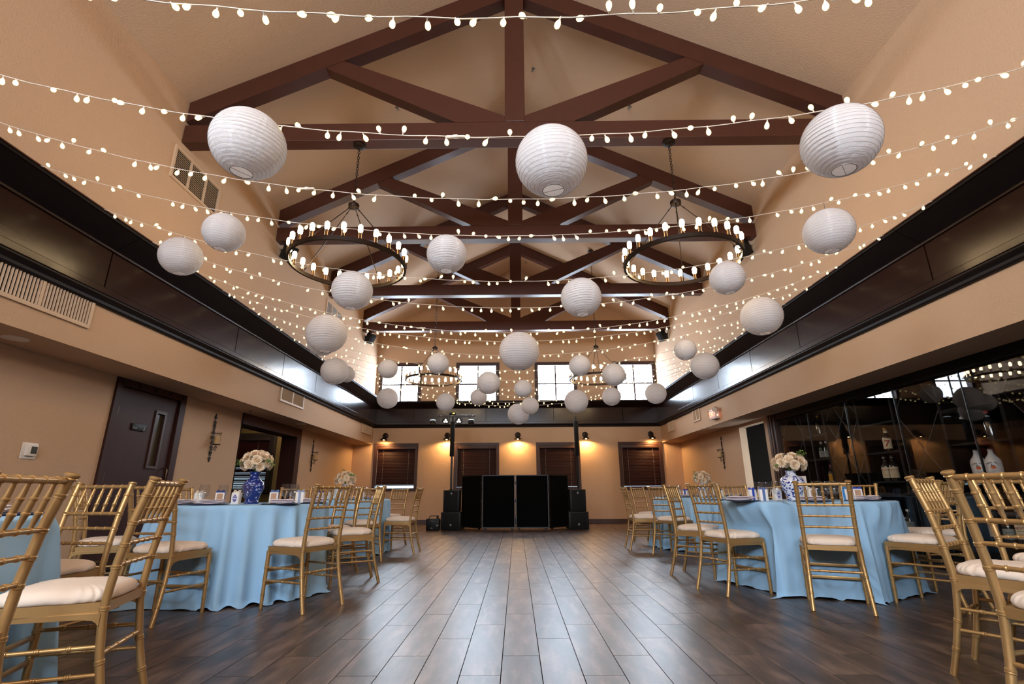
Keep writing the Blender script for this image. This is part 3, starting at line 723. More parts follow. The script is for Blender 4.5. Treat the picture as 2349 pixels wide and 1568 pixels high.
# ------------------------------------------------------------------ gold chairs
def cushion_mesh():
    rr = random.Random(11); n = 120; mb = MB(); vs = []; fs = []
    rings = [(.93, .452, 0), (.985, .458, .35), (1.012, .468, 1), (1.018, .478, 1), (1.0, .488, .9), (.955, .497, .6), (.86, .505, .3), (.68, .511, .1), (.42, .514, 0), (.18, .515, 0)]
    ph = [(rr.uniform(0, 6.28), rr.randint(9, 30), rr.uniform(.3, 1)) for _ in range(7)]
    def outline(a):
        c, s = cos(a), sin(a); e = 2 / 4.2; x = abs(c) ** e * (1 if c > 0 else -1); y = abs(s) ** e * (1 if s > 0 else -1)
        return x * (.196 + .018 * y), y * .196 + .004
    for s, z, p in rings:
        for k in range(n):
            a = 2 * PI * k / n; x, y = outline(a)
            g = sum(A * (1 - 2 * abs(sin(f * .5 * a + q)) ** .7) for q, f, A in ph) / 2.4
            sc = s + p * .013 * g; vs.append((x * sc, y * sc, z + p * .0075 * g))
    for i in range(len(rings) - 1):
        for k in range(n): fs.append((i * n + k, i * n + (k + 1) % n, (i + 1) * n + (k + 1) % n, (i + 1) * n + k))
    fs.append(tuple(range((len(rings) - 1) * n, len(rings) * n))); fs.append(tuple(reversed(range(n))))
    return mb.add(vs, fs).mesh('cushion', M_cush, angle=60)
def rear_path(s): return [(s * .193, -.272, 0), (s * .188, -.236, .13), (s * .182, -.204, .27), (s * .178, -.187, .40), (s * .176, -.187, .47), (s * .176, -.200, .60), (s * .177, -.226, .75), (s * .178, -.271, .92)]
def at_post(s, z):
    p = rear_path(s)
    for a, b in zip(p, p[1:]):
        if a[2] <= z <= b[2]:
            t = (z - a[2]) / (b[2] - a[2]); return Vector(a).lerp(Vector(b), t)
    return Vector(p[-1])
def make_chair():
    root = empty('ballroom_chair'); tag(root, None, 'chair')
    for s in (-1, 1):
        mb = MB(); mb.bamboo(rear_path(s), .0150, .0165, [.13, .27, .47, .63, .72, .81, .93], 14)
        p = Vector((s * .178, -.272, .907)); mb.lathe([(.0175, 0), (.0195, .004), (.0175, .008), (.021, .011), (.0235, .015), (.0235, .020), (.019, .024)], 12, p, M=Matrix.Rotation(.25, 4, 'X')); mb.obj('rear_leg', M_gold, root, angle=32)
        mb = MB(); mb.bamboo([(s * .203, .192, 0), (s * .200, .190, .2), (s * .196, .186, .42)], .0130, .0165, [.24, .48, .70], 14); mb.obj('front_leg', M_gold, root, angle=32)
        for z in (.205, .300):
            a = at_post(s, z); b = Vector((s * .199, .190, z - .004)); mb = MB(); mb.bamboo([a, b], .0085, .0085, [.25, .5, .75], 12); mb.obj('side_stretcher', M_gold, root, angle=32)
    for z in (.178, .274): MB().bevbox(-.198, .198, .184, .196, z - .011, z + .011, .003).obj('front_stretcher', M_gold, root)
    mb = MB(); mb.bamboo([at_post(-1, .272), at_post(1, .272)], .0088, .0088, [.2, .4, .6, .8], 12); mb.obj('rear_stretcher', M_gold, root, angle=32)
    for nm, z, r in (('top_rail', .905, .0115), ('spindle_rail', .75, .0098), ('back_rail', .668, .0085), ('back_rail', .587, .0085)):
        mb = MB(); mb.bamboo([at_post(-1, z), at_post(1, z)], r, r, [.17, .335, .5, .665, .83], 12, single=True); mb.obj(nm, M_gold, root, angle=32)
    for k in range(5):
        u = (.17, .335, .5, .665, .83)[k]; a = at_post(-1, .75).lerp(at_post(1, .75), u); b = at_post(-1, .905).lerp(at_post(1, .905), u)
        mb = MB(); L = [a, a.lerp(b, .25), a.lerp(b, .5), a.lerp(b, .8), b]
        P = []; rr = []
        for t, r in ((0, .0055), (.2, .0085), (.31, .0098), (.33, .012), (.36, .012), (.38, .0098), (.6, .0095), (.62, .012), (.65, .012), (.67, .0095), (.85, .0078), (1, .0055)): P.append(a.lerp(b, t)); rr.append(r)
        mb.tube(P, rr, 12); mb.obj('spindle', M_gold, root, angle=32)
    f = [(-.180, -.196), (.180, -.196), (.206, .150), (.206, .188), (.196, .203), (-.196, .203), (-.206, .188), (-.206, .150)]
    mb = MB(); mb.prism(f, .418, .454)
    for s in (-1, 1):                      # arched side aprons
        pr = [(-.185, .418), (.185, .418), (.185, .372), (.176, .384), (.160, .394), (.120, .399), (-.12, .399), (-.160, .394), (-.176, .384), (-.185, .372)]
        T = Matrix(((0, 0, 1, s * .188), (1, 0, 0, 0), (0, 1, 0, 0), (0, 0, 0, 1))) @ Matrix.Identity(4); mb.prism(pr, -.009, .009, M=T)
    pr = [(-.185, .418), (.185, .418), (.185, .372), (.176, .384), (.150, .396), (-.150, .396), (-.176, .384), (-.185, .372)]
    for y in (.188,): mb.prism(pr, -.008, .008, M=Matrix(((1, 0, 0, 0), (0, 0, -1, y), (0, 1, 0, 0), (0, 0, 0, 1))))
    mb.obj('seat_frame', M_gold, root, angle=30)
    mk('cushion', cushion_mesh(), root)
    return root
chp = Proto(make_chair())
CH_L1, CH_R1, CH_L2, CH_R2 = (-2.61, 5.05), (2.82, 5.19), (-2.75, 8.1), (3.05, 8.6)
CH_NL, CH_NR = (-2.85, 2.08), (3.22, 1.70)
def toward(p, c): return (c[0] - p[0], c[1] - p[1])
CHAIRS = [
 # x, y, facing, label, group
 ((-1.85, 2.28), (-.96, -.28), 'gold bamboo ballroom chair in the left foreground, whole ivory cushion seen, back to the aisle', 0),
 ((-2.57, 2.92), (-.10, -1), 'gold bamboo ballroom chair facing the camera beyond the left foreground table', 0),
 ((-1.75, 1.52), (-.97, -.2), 'gold bamboo ballroom chair cut off by the left edge of the picture', 0),
 ((-2.62, 4.03), (.12, 1), 'gold ballroom chair tucked under the front left of the near left blue table', 1),
 ((-1.74, 4.40), (-.88, .47), 'gold ballroom chair on the aisle side of the near left blue table, fully in view', 1),
 ((-3.50, 4.54), toward((-3.50, 4.54), CH_L1), 'gold ballroom chair against the brown door, left of the near left blue table', 1),
 ((-1.72, 5.53), (-.9, -.43), 'gold ballroom chair behind the aisle chair of the near left blue table', 1),
 ((-3.55, 5.60), toward((-3.55, 5.60), CH_L1), 'gold ballroom chair behind the near left table, left of its blue vase', 1),
 ((-2.70, 6.15), toward((-2.70, 6.15), CH_L1), 'gold ballroom chair behind the near left table, right of its blue vase', 1),
 ((-2.12, 6.02), toward((-2.12, 6.02), CH_L1), 'gold ballroom chair behind the near left table, nearest the far left table', 1),
 ((-2.09, 7.16), toward((-2.09, 7.16), CH_L2), 'gold ballroom chair with its back to us at the far left blue table', 2),
 ((-1.76, 8.03), (-1, .05), 'gold ballroom chair on the aisle side of the far left blue table', 2),
 ((-2.22, 9.10), toward((-2.22, 9.10), CH_L2), 'gold ballroom chair half hidden behind the aisle chair of the far left table', 2),
 ((-3.20, 9.02), toward((-3.20, 9.02), CH_L2), 'gold ballroom chair behind the far left table near the flower centerpiece', 2),
 ((2.50, 4.31), (.45, .89), 'gold ballroom chair with its back straight to us at the near right blue table', 3),
 ((1.97, 4.95), (.94, .34), 'gold ballroom chair at the aisle end of the near right blue table, seat turned right', 3),
 ((1.98, 5.83), toward((1.98, 5.83), CH_R1), 'gold ballroom chair just beyond the aisle end chair of the near right table', 3),
 ((3.29, 4.36), (-.49, .87), 'gold ballroom chair right of the near right blue table, behind the foreground chair', 3),
 ((3.92, 5.10), (-1, .05), 'gold ballroom chair between the near right blue table and the display glass', 3),
 ((2.70, 6.20), toward((2.70, 6.20), CH_R1), 'gold ballroom chair behind the near right table, leftmost of those facing us', 3),
 ((3.27, 6.20), toward((3.27, 6.20), CH_R1), 'gold ballroom chair behind the near right table, directly behind its ginger jar', 3),
 ((3.72, 5.86), toward((3.72, 5.86), CH_R1), 'gold ballroom chair behind the near right table, rightmost of those facing us', 3),
 ((2.27, 7.72), (.78, .63), 'gold ballroom chair with its back to us at the far right blue table', 4),
 ((2.00, 8.41), (1, 0), 'gold ballroom chair on the aisle side of the far right table, seen edge on', 4),
 ((2.40, 9.45), toward((2.40, 9.45), CH_R2), 'gold ballroom chair behind the aisle chair of the far right table, before the blind', 4),
 ((2.92, 9.70), toward((2.92, 9.70), CH_R2), 'gold ballroom chair behind the far right table, left of its flowers', 4),
 ((4.00, 8.85), toward((4.00, 8.85), CH_R2), 'gold ballroom chair on the display side of the far right table', 4),
 ((2.43, 2.70), (.61, -.79), 'gold bamboo ballroom chair in the right foreground, whole cushion and four legs seen', 5),
 ((1.98, 1.90), (.97, .22), 'gold bamboo ballroom chair nearest the camera, cut off by the right edge', 5),
 ((3.06, 3.03), (0, -1), 'gold bamboo ballroom chair facing us behind the right foreground chairs', 5),
]
GR = ['chairs at the left foreground table', 'chairs at the near left table', 'chairs at the far left table', 'chairs at the near right table', 'chairs at the far right table', 'chairs at the right foreground table']
for (x, y), (fx, fy), lab, g in CHAIRS:
    chp.place((x, y, 0), math.atan2(fy, fx) - PI / 2, lab, GR[g])

# ------------------------------------------------------------------ tables, cloths
def cloth_mesh(seed, centre):
    rr = random.Random(seed); n = 240; vs = [(0, 0, .765)]; fs = []
    Rt0 = .762; F = []; a = rr.uniform(0, 1)
    while a < 2 * PI - .15 + .3:                       # one gaussian lobe per fold
        F.append((a, rr.uniform(.035, .075), rr.uniform(.6, 1.3))); a += rr.uniform(.19, .38)
    big = [(rr.uniform(0, 6.28), rr.randint(2, 4), rr.uniform(.3, .6)) for _ in range(3)]
    def fold(a):
        s = 0
        for c, wd, A in F:
            d = (a - c + PI) % (2 * PI) - PI; s += A * math.exp(-(d / wd) ** 2)
        return s - .45 + .25 * sum(A * sin(k * a + q) for q, k, A in big)
    prof = []
    rows = [(.3, .765, 0), (.6, .765, 0), (.74, .765, 0), (.755, .764, 0), (.763, .760, 0), (.767, .752, .02)]
    for i in range(1, 19):
        t = i / 18; rows.append((.767 + .075 * t ** 1.2, .752 - t * (.752 - .012), 1.05 * (.12 + .88 * t ** .6)))
    rows.append((.862, .006, 1.25)); rows.append((.885, .004, 1.5))
    for r, z, A in rows:
        for k in range(n):
            a = 2 * PI * k / n; f = fold(a); q = r + A * .085 * f
            lift = max(0, -f) * .02 * A if z < .02 else 0
            # folds lean a little sideways as they fall
            a2 = a + A * .03 * sin(3 * a + seed); vs.append((q * cos(a2), q * sin(a2), z + lift))
    # pushed-in chair seats press the hanging cloth back towards the table
    near = []
    for (x, y), (fx, fy), lab, g in CHAIRS:
        l = math.hypot(fx, fy); c = (x - centre[0], y - centre[1])
        if math.hypot(*c) < 1.3: near.append((c[0], c[1], fx / l, fy / l))
    for i, (x, y, z) in enumerate(vs):
        hz = min(1, max(0, (.70 - z) / .16))
        if hz <= 0: continue
        for cx_, cy_, fx, fy in near:
            dx, dy = x - cx_, y - cy_; v = dx * fx + dy * fy; u = abs(dx * fy - dy * fx); wgt = min(1, max(0, (.44 - u) / .20)); wgt = wgt * wgt * (3 - 2 * wgt)
            lim = .232 if z > .36 else .222
            if v < lim and wgt > 0 and math.hypot(dx, dy) < .75: p = (lim - v) * wgt * hz; x += fx * p; y += fy * p
        vs[i] = (x, y, z)
    for k in range(n): fs.append((0, 1 + k, 1 + (k + 1) % n))
    for i in range(len(rows) - 1):
        for k in range(n): fs.append((1 + i * n + k, 1 + (i + 1) * n + k, 1 + (i + 1) * n + (k + 1) % n, 1 + i * n + (k + 1) % n))
    return MB().add(vs, fs).mesh('tablecloth', M_cloth, angle=80)
TBL = [(CH_L1, 'near left', 5), (CH_R1, 'near right', 9), (CH_L2, 'far left', 14), (CH_R2, 'far right', 21), (CH_NL, 'left foreground', 27), (CH_NR, 'right foreground', 33)]
M_tw = mat('table_plywood', (150, 120, 84), 0.7)
top_me = MB().lathe([(.748, .742), (.752, .745), (.752, .758), (.748, .761)], 48).mesh('tabletop', M_tw)
for (x, y), nm, sd in TBL:
    t = empty('round_table', (x, y, 0)); tag(t, 'round banquet table hidden under the %s blue cloth' % nm, 'table', 'round banquet tables')
    mk('tabletop', top_me, t)
    for k in range(4):
        a = PI / 4 + k * PI / 2; mb = MB(); mb.tube([(.5 * cos(a), .5 * sin(a), .742), (.52 * cos(a), .52 * sin(a), 0)], .014, 8); mb.obj('leg', M_steel, t)
    o = mk('tablecloth', cloth_mesh(sd, (x, y)), None, (x, y, 0)); tag(o, 'sky blue floor length cloth draped over the %s round table' % nm, 'tablecloth', 'blue round tablecloths')

# ------------------------------------------------------------------ table settings
TZ = .7655
def make_plate():
    r = empty('charger_plate'); tag(r, None, 'plate')
    MB().lathe([(.09, 0), (.155, .004), (.162, .008), (.160, .0095), (.12, .006), (.10, .0045), (.001, .0045)], 40).obj('dish', M_navy, r); return r
def make_napkin():
    rr = random.Random(4); mb = MB()
    for k in range(3):
        x0, x1 = -.10 + rr.uniform(-.008, .006), .10 + rr.uniform(-.006, .012); y0, y1 = -.055 + rr.uniform(-.004, .004), .055 + rr.uniform(-.006, .006); z = k * .0125
        nx, ny = 14, 4; vs = []; fs = []; ph = rr.uniform(0, 6)
        for s, zz in ((0, 0), (1, .0115)):
            for i in range(nx + 1):
                for j in range(ny + 1):
                    u, v = i / nx, j / ny; wv = .0035 * sin(7 * u + ph) + .002 * sin(5 * v + 2 * ph + 9 * u)
                    ed = (1 - abs(2 * v - 1) ** 6) * (1 - abs(2 * u - 1) ** 10); vs.append((x0 + (x1 - x0) * u, y0 + (y1 - y0) * v, z + wv * .6 + (zz - .00575) * (.2 + .8 * ed) + .00575))
        W = ny + 1; B = (nx + 1) * W
        for i in range(nx):
            for j in range(ny):
                a = i * W + j; fs += [(a, a + 1, a + W + 1, a + W), (B + a, B + a + W, B + a + W + 1, B + a + 1)]
        for i in range(nx): fs += [(i * W, (i + 1) * W, B + (i + 1) * W, B + i * W), (i * W + ny, B + i * W + ny, B + (i + 1) * W + ny, (i + 1) * W + ny)]
        for j in range(ny): fs += [(j, B + j, B + j + 1, j + 1), (nx * W + j, nx * W + j + 1, B + nx * W + j + 1, B + nx * W + j)]
        mb.add(vs, fs)
    return tag(mb.obj('folded_napkin', M_nap, angle=60), None, 'napkin')
def make_goblet():
    o = MB().lathe([(.037, 0), (.036, .003), (.012, .008), (.0065, .016), (.009, .026), (.0065, .040), (.008, .052), (.022, .062), (.038, .082), (.0455, .108), (.0455, .135), (.0405, .180), (.0393, .180), (.0435, .135), (.0435, .108), (.036, .083), (.020, .066), (.001, .060)], 28).obj('water_goblet', M_goblet)
    return tag(o, None, 'glass')
def make_fork():
    mb = MB(); mb.bevbox(-.007, .007, -.10, .02, .001, .004, .001); mb.bevbox(-.011, .011, .02, .045, .002, .006, .0012)
    for k in range(4): mb.box(-.011 + k * .006, -.0075 + k * .006, .045, .088, .003, .006)
    return tag(mb.obj('dinner_fork', M_steel, smooth=False), None, 'fork')
def make_box(rib, front):
    """white favor box: body, ribbon with bow, kraft label or printed vase emblem"""
    r = empty('favor_box'); tag(r, None, 'box')
    MB().bevbox(-.037, .037, -.024, .024, 0, .105, .0015).obj('carton', M_white, r)
    if front != 'emblem' or rib:
        mb = MB(); wd = .012
        x0, x1 = (-wd, wd) if front == 'ribbon' else (-.0385, -.0145) if front == 'kraft' else (-wd, wd)
        if front in ('ribbon',):
            mb.box(x0, x1, -.0255, .0255, 0, .1065)
        else:
            mb.box(-.0385, .0385, -.011, .011, 0, .1065)
        mb.obj('ribbon', RIB[rib], r, False)
        mb = MB()
        for s in (-1, 1):
            pts = [(0, 0, .108), (s * .014, .004, .120), (s * .030, .006, .121), (s * .034, .0, .113), (s * .018, -.004, .108), (0, 0, .108)]; mb.tube(pts, [.004, .0065, .007, .006, .005, .004], 6)
        mb.sphere((0, 0, .110), .006, 8, 5); mb.obj('bow', RIB[rib], r)
    if front == 'kraft': MB().box(-.024, .024, -.0258, -.024, .010, .096).obj('label_panel', M_kraft, r, False)
    if front == 'emblem':
        out = [(.013, .022), (.010, .026), (.013, .030), (.020, .045), (.022, .058), (.018, .068), (.010, .074), (.009, .082), (.012, .086)]
        mb = MB()
        bands = list(zip(out, out[1:]))
        for i, (a, b) in enumerate(bands):
            if i % 2 == 0: mb.add([(-a[0], -.0246, a[1]), (a[0], -.0246, a[1]), (b[0], -.0246, b[1]), (-b[0], -.0246, b[1])], [(0, 1, 2, 3)])
            else:
                for s in (-1, 1): mb.add([(s * a[0], -.0246, a[1]), (s * (a[0] - .004), -.0246, a[1]), (s * (b[0] - .004), -.0246, b[1]), (s * b[0], -.0246, b[1])], [(0, 1, 2, 3)])
                for q in (-.008, 0, .008):
                    zc = (a[1] + b[1]) / 2; mb.add([(q, -.0246, zc - .0035), (q + .003, -.0246, zc), (q, -.0246, zc + .0035), (q - .003, -.0246, zc)], [(0, 1, 2, 3)])
        mb.obj('emblem', M_emblem, r, False)
    return r
P_plate, P_nap, P_gob, P_fork = Proto(make_plate()), Proto(make_napkin()), Proto(make_goblet()), Proto(make_fork())
BOXES = {}
def box_proto(rib, front):
    if (rib, front) not in BOXES: BOXES[(rib, front)] = Proto(make_box(rib, front))
    return BOXES[(rib, front)]
def ordered(items): return sorted(items, key=lambda p: p[0] / p[1])
def place_all(proto, pts, z, fmt, group, rz=None):
    pts = ordered(pts)
    for k, p in enumerate(pts):
        proto.place((p[0], p[1], z), (p[2] if len(p) > 2 else R.uniform(-.3, .3)) if rz is None else rz, fmt % (ORD[k] if len(pts) > 1 else 'only'), group)
# near left
place_all(P_plate, [(-2.724, 4.62), (-2.098, 4.65), (-1.99, 5.05), (-3.05, 4.78)], TZ, 'navy charger plate on the near left table, %s from the left', 'chargers on the near left table')
place_all(P_nap, [(-2.682, 4.58, .05), (-2.077, 4.62, .25), (-1.954, 5.02, .7), (-3.021, 4.75, -.4)], TZ + .0100, 'folded blush napkin on the near left table, %s from the left', 'napkins on the near left table')
place_all(P_gob, [(-2.982, 4.95), (-2.915, 5.15), (-2.47, 4.75), (-2.186, 4.93), (-2.17, 5.06), (-2.95, 5.5), (-2.35, 5.5)], TZ, 'clear stemmed water goblet on the near left table, %s from the left', 'goblets on the near left table')
place_all(P_fork, [(-2.23, 4.60, .1), (-2.93, 4.55, -.1)], TZ, 'steel dinner fork on the near left table, %s from the left', 'forks on the near left table')
place_all(P_plate, [(2.111, 4.92), (2.589, 4.6), (3.172, 4.80), (2.1, 5.5)], TZ, 'navy charger plate on the near right table, %s from the left', 'chargers on the near right table')
place_all(P_nap, [(2.075, 4.90, -.5), (2.157, 5.02, -.8), (2.561, 4.57, 0), (3.175, 4.77, .3)], TZ + .0100, 'folded blush napkin on the near right table, %s from the left', 'napkins on the near right table')
place_all(P_gob, [(2.514, 5.4), (2.609, 5.45), (2.424, 4.86), (2.818, 4.9), (3.076, 5.2), (3.03, 4.99), (3.3, 5.5)], TZ, 'clear stemmed water goblet on the near right table, %s from the left', 'goblets on the near right table')
place_all(P_fork, [(2.33, 4.62, -.1), (3.40, 4.86, .3)], TZ, 'steel dinner fork on the near right table, %s from the left', 'forks on the near right table')
FB = 'white favor box on the %s table '
for (x, y, rz), rib, front, lab in [((-3.176, 5.20, .1), 'cream', 'ribbon', FB % 'near left' + 'behind the leftmost goblet'), ((-2.754, 4.83, .35), 'navy', 'kraft', FB % 'near left' + 'with navy ribbon and kraft label'),
        ((-2.655, 4.93, -.1), 'cream', 'emblem', FB % 'near left' + 'printed with a blue vase emblem'), ((-2.249, 4.83, .2), 'slate', 'kraft', FB % 'near left' + 'with slate blue ribbon and kraft label'), ((-2.065, 4.97, .1), 'grey', 'ribbon', FB % 'near left' + 'with pale grey blue ribbon'),
        ((2.483, 5.52, .1), 'royal', 'ribbon', FB % 'near right' + 'with royal blue ribbon'), ((2.381, 5.06, -.15), 'slate', 'ribbon', FB % 'near right' + 'with slate blue ribbon at the left'), ((2.642, 5.32, .3), 'cream', 'emblem', FB % 'near right' + 'printed with a vase emblem'),
        ((2.83, 5.02, 0), 'cream', 'kraft', FB % 'near right' + 'with kraft label behind the chair back'), ((3.10, 4.93, .45), 'sky', 'kraft', FB % 'near right' + 'with sky blue ribbon and bow'), ((3.35, 5.15, -.5), 'royal', 'kraft', FB % 'near right' + 'at its right end')]:
    box_proto(rib, front).place((x, y, TZ), rz, lab, 'favor boxes')
def ring_setting(c, az, nm, ribs):
    pl, na, go = [], [], []
    for k, a in enumerate(az):
        a = math.radians(a); u = (cos(a), sin(a)); v = (-u[1], u[0]); face = a + PI / 2
        pl.append((c[0] + .56 * u[0], c[1] + .56 * u[1], 0)); na.append((c[0] + .57 * u[0], c[1] + .57 * u[1], face))
        go.append((c[0] + .38 * u[0] + .13 * v[0], c[1] + .38 * u[1] + .13 * v[1], 0))
        box_proto(*ribs[k % len(ribs)]).place((c[0] + .36 * u[0] - .08 * v[0], c[1] + .36 * u[1] - .08 * v[1], TZ), face + .2, 'white favor box on the %s table, %s place round from the aisle' % (nm, ORD[k]), 'favor boxes')
    place_all(P_plate, pl, TZ, 'navy charger plate on the ' + nm + ' table, %s from the left', 'chargers on the %s table' % nm)
    place_all(P_nap, na, TZ + .0100, 'folded blush napkin on the ' + nm + ' table, %s from the left', 'napkins on the %s table' % nm)
    place_all(P_gob, go, TZ, 'clear stemmed water goblet on the ' + nm + ' table, %s from the left', 'goblets on the %s table' % nm)
RB = [('navy', 'kraft'), ('sky', 'ribbon'), ('slate', 'kraft'), ('grey', 'ribbon'), ('royal', 'ribbon'), ('cream', 'emblem')]
ring_setting(CH_L2, (-5, 60, 105, -55, -105, 150, 200), 'far left', RB)
ring_setting(CH_R2, (-190, -140, -95, 125, 80, 25, -40), 'far right', RB[::-1])
P_plate.place((-2.52, 2.56, TZ), 0, 'navy charger plate at the far edge of the left foreground table', 'chargers')
P_nap.place((-2.56, 2.50, TZ + .0100), .4, 'folded blush napkin on the left foreground table', 'napkins')
P_fork.place((-2.40, 2.58, TZ), -.5, 'steel dinner fork on the left foreground table', 'forks')
def card(x, y, h, lab, rz=0):
    r = empty('table_card', (x, y, TZ), rz); tag(r, lab, 'card', 'table cards')
    MB().bevbox(-.022, .022, -.014, .014, 0, .012, .002).obj('foot', M_steel, r)
    MB().bevbox(-.045, .045, -.0015, .0015, .010, h, .0006).obj('sheet', M_white, r)
card(3.027, 5.52, .24, 'tall white card standing right of the ginger jar on the near right table', -.2); card(-2.861, 8.25, .205, 'white card left of the flowers on the far left table', .1)
card(3.215, 8.45, .205, 'white card right of the flowers on the far right table')

# vases and bouquets
def vase(prof, M, x, y, lab, n=36):
    return tag(MB().lathe(prof, n).obj('porcelain_vase', M, None, loc=(x, y, TZ)), lab, 'vase', 'blue and white vases')
vA = [(.062, 0), (.066, .012), (.062, .024), (.058, .03), (.070, .075), (.092, .135), (.098, .165), (.088, .195), (.060, .222), (.044, .238), (.040, .255), (.046, .285), (.060, .300), (.054, .300), (.038, .275), (.03, .25)]
vB = [(.060, 0), (.062, .008), (.066, .03), (.085, .09), (.105, .14), (.110, .175), (.100, .205), (.075, .228), (.050, .240), (.044, .252), (.044, .272), (.050, .282), (.044, .282), (.036, .26)]
vC = [(.058, 0), (.070, .01), (.082, .05), (.086, .11), (.082, .16), (.062, .185), (.046, .195), (.044, .215), (.050, .225), (.044, .225), (.036, .2)]
vase(vA, M_chinaA, -2.567, 5.05, 'cobalt blue baluster vase with white blossoms on the near left table'); vase(vB, M_chinaB, 2.735, 5.17, 'white ginger jar with blue scrollwork on the near right table')
vase(vC, M_chinaC, -2.684, 8.1, 'short blue and white vase on the far left table'); vase(vC, M_chinaC, 3.073, 8.6, 'short blue and white vase on the far right table')
def bloom_mesh(kind):
    rr = random.Random(20 + kind); mb = MB()
    for ring, (cnt, tilt, ln, wd) in enumerate([(11, 1.45, .046, .020), (10, 1.15, .043, .019), (9, .85, .038, .018), (7, .55, .032, .016), (5, .28, .026, .013)] if kind == 0 else [(18, 1.5, .046, .009), (17, 1.2, .044, .009), (16, .95, .040, .009), (14, .65, .035, .008), (10, .35, .028, .007)]):
        for k in range(cnt):
            a = 2 * PI * (k + ring * .5) / cnt + rr.uniform(-.1, .1); t = tilt + rr.uniform(-.12, .12); l = ln * rr.uniform(.9, 1.1)
            d = Vector((cos(a) * sin(t), sin(a) * sin(t), cos(t))); sd = Vector((-sin(a), cos(a), 0)); upn = d.cross(sd)
            base = Vector((0, 0, .008)); mid = base + d * l * .6 + Vector((0, 0, .003)); tip = base + d * l + Vector((0, 0, .006 if kind == 0 else .003))
            cup = .22 * wd
            vs = [base - sd * wd * .25, base + sd * wd * .25, mid + sd * wd - upn * cup, mid + upn * cup * .4, mid - sd * wd - upn * cup, tip + sd * wd * .55, tip + d * .003, tip - sd * wd * .55]
            mb.add(vs, [(0, 1, 3), (1, 2, 3), (0, 3, 4), (3, 2, 5, 6), (4, 3, 6, 7)])
    mb.sphere((0, 0, .012), .018, 8, 5)
    return mb.mesh('bloom', M_petal, angle=180)
BL = [bloom_mesh(0), bloom_mesh(1)]
def sprig():
    rr = random.Random(9); mb = MB(); mb.tube([(0, 0, 0), (.01, 0, .05), (.03, 0, .095)], .0018, 5)
    for k in range(14):
        t = .25 + .75 * k / 13; p = Vector((.03 * t * t, 0, .095 * t)); a = k * 2.4; d = Vector((cos(a), sin(a), .35)).normalized(); sd = d.cross(Vector((0, 0, 1))).normalized(); l = rr.uniform(.018, .028)
        mb.add([p, p + d * l * .5 + sd * .008 + Vector((0, 0, .003)), p + d * l, p + d * l * .5 - sd * .008 + Vector((0, 0, .003))], [(0, 1, 2), (0, 2, 3)], k % 2)
    return mb.mesh('leaf_sprig', [M_leaf, M_leaf2], angle=180)
SPR = sprig()
def bouquet(x, y, z, rx, rz, kind, n, sprigs, lab, seed, sc=1.0):
    rr = random.Random(seed); r = empty('flower_bouquet', (x, y, z)); tag(r, lab, 'flowers', 'cream flower centerpieces')
    for k in range(n):
        zz = 1 - 1.45 * (k + .5) / n; a = k * 2.39996; q = math.sqrt(max(0, 1 - zz * zz)); d = Vector((q * cos(a), q * sin(a), zz))
        o = mk('bloom', BL[kind if rr.random() < .7 else 1 - kind], r, (d.x * rx, d.y * rx, d.z * rz), scale=(sc, sc, sc)); o.rotation_euler = d.to_track_quat('Z', 'Y').to_euler()
    for a, el in sprigs:
        d = Vector((cos(a) * cos(el), sin(a) * cos(el), sin(el))); o = mk('leaf_sprig', SPR, r, d * (rx * .72)); o.rotation_euler = d.to_track_quat('Z', 'Y').to_euler()
    mb = MB()
    for k in range(5):
        a = k * 1.3; mb.tube([(.012 * cos(a), .012 * sin(a), -rz * .3), (.008 * cos(a), .008 * sin(a), -rz - .09)], .003, 5)
    mb.obj('stems', M_leaf, r)
bouquet(-2.567, 5.05, TZ + .385, .112, .085, 1, 19, [(3.6, .1), (3.3, -.1), (3.9, .0), (-.5, .1), (-.3, -.1)], 'cream mum and rose bouquet in the cobalt vase, near left table', 5)
bouquet(2.735, 5.17, TZ + .352, .120, .072, 0, 19, [(-1.2, .7), (-.9, .55), (3.4, -.1), (-.1, .5)], 'cream rose bouquet in the ginger jar, near right table', 6)
bouquet(-2.684, 8.1, TZ + .295, .125, .095, 1, 19, [(2.2, 1.1), (-.9, .5), (-.6, .4)], 'cream mum bouquet on the far left table', 7)
bouquet(3.073, 8.6, TZ + .285, .105, .095, 0, 17, [(3.4, .5), (3.0, .8), (-.2, .6), (3.5, .1)], 'cream rose bouquet on the far right table', 8)

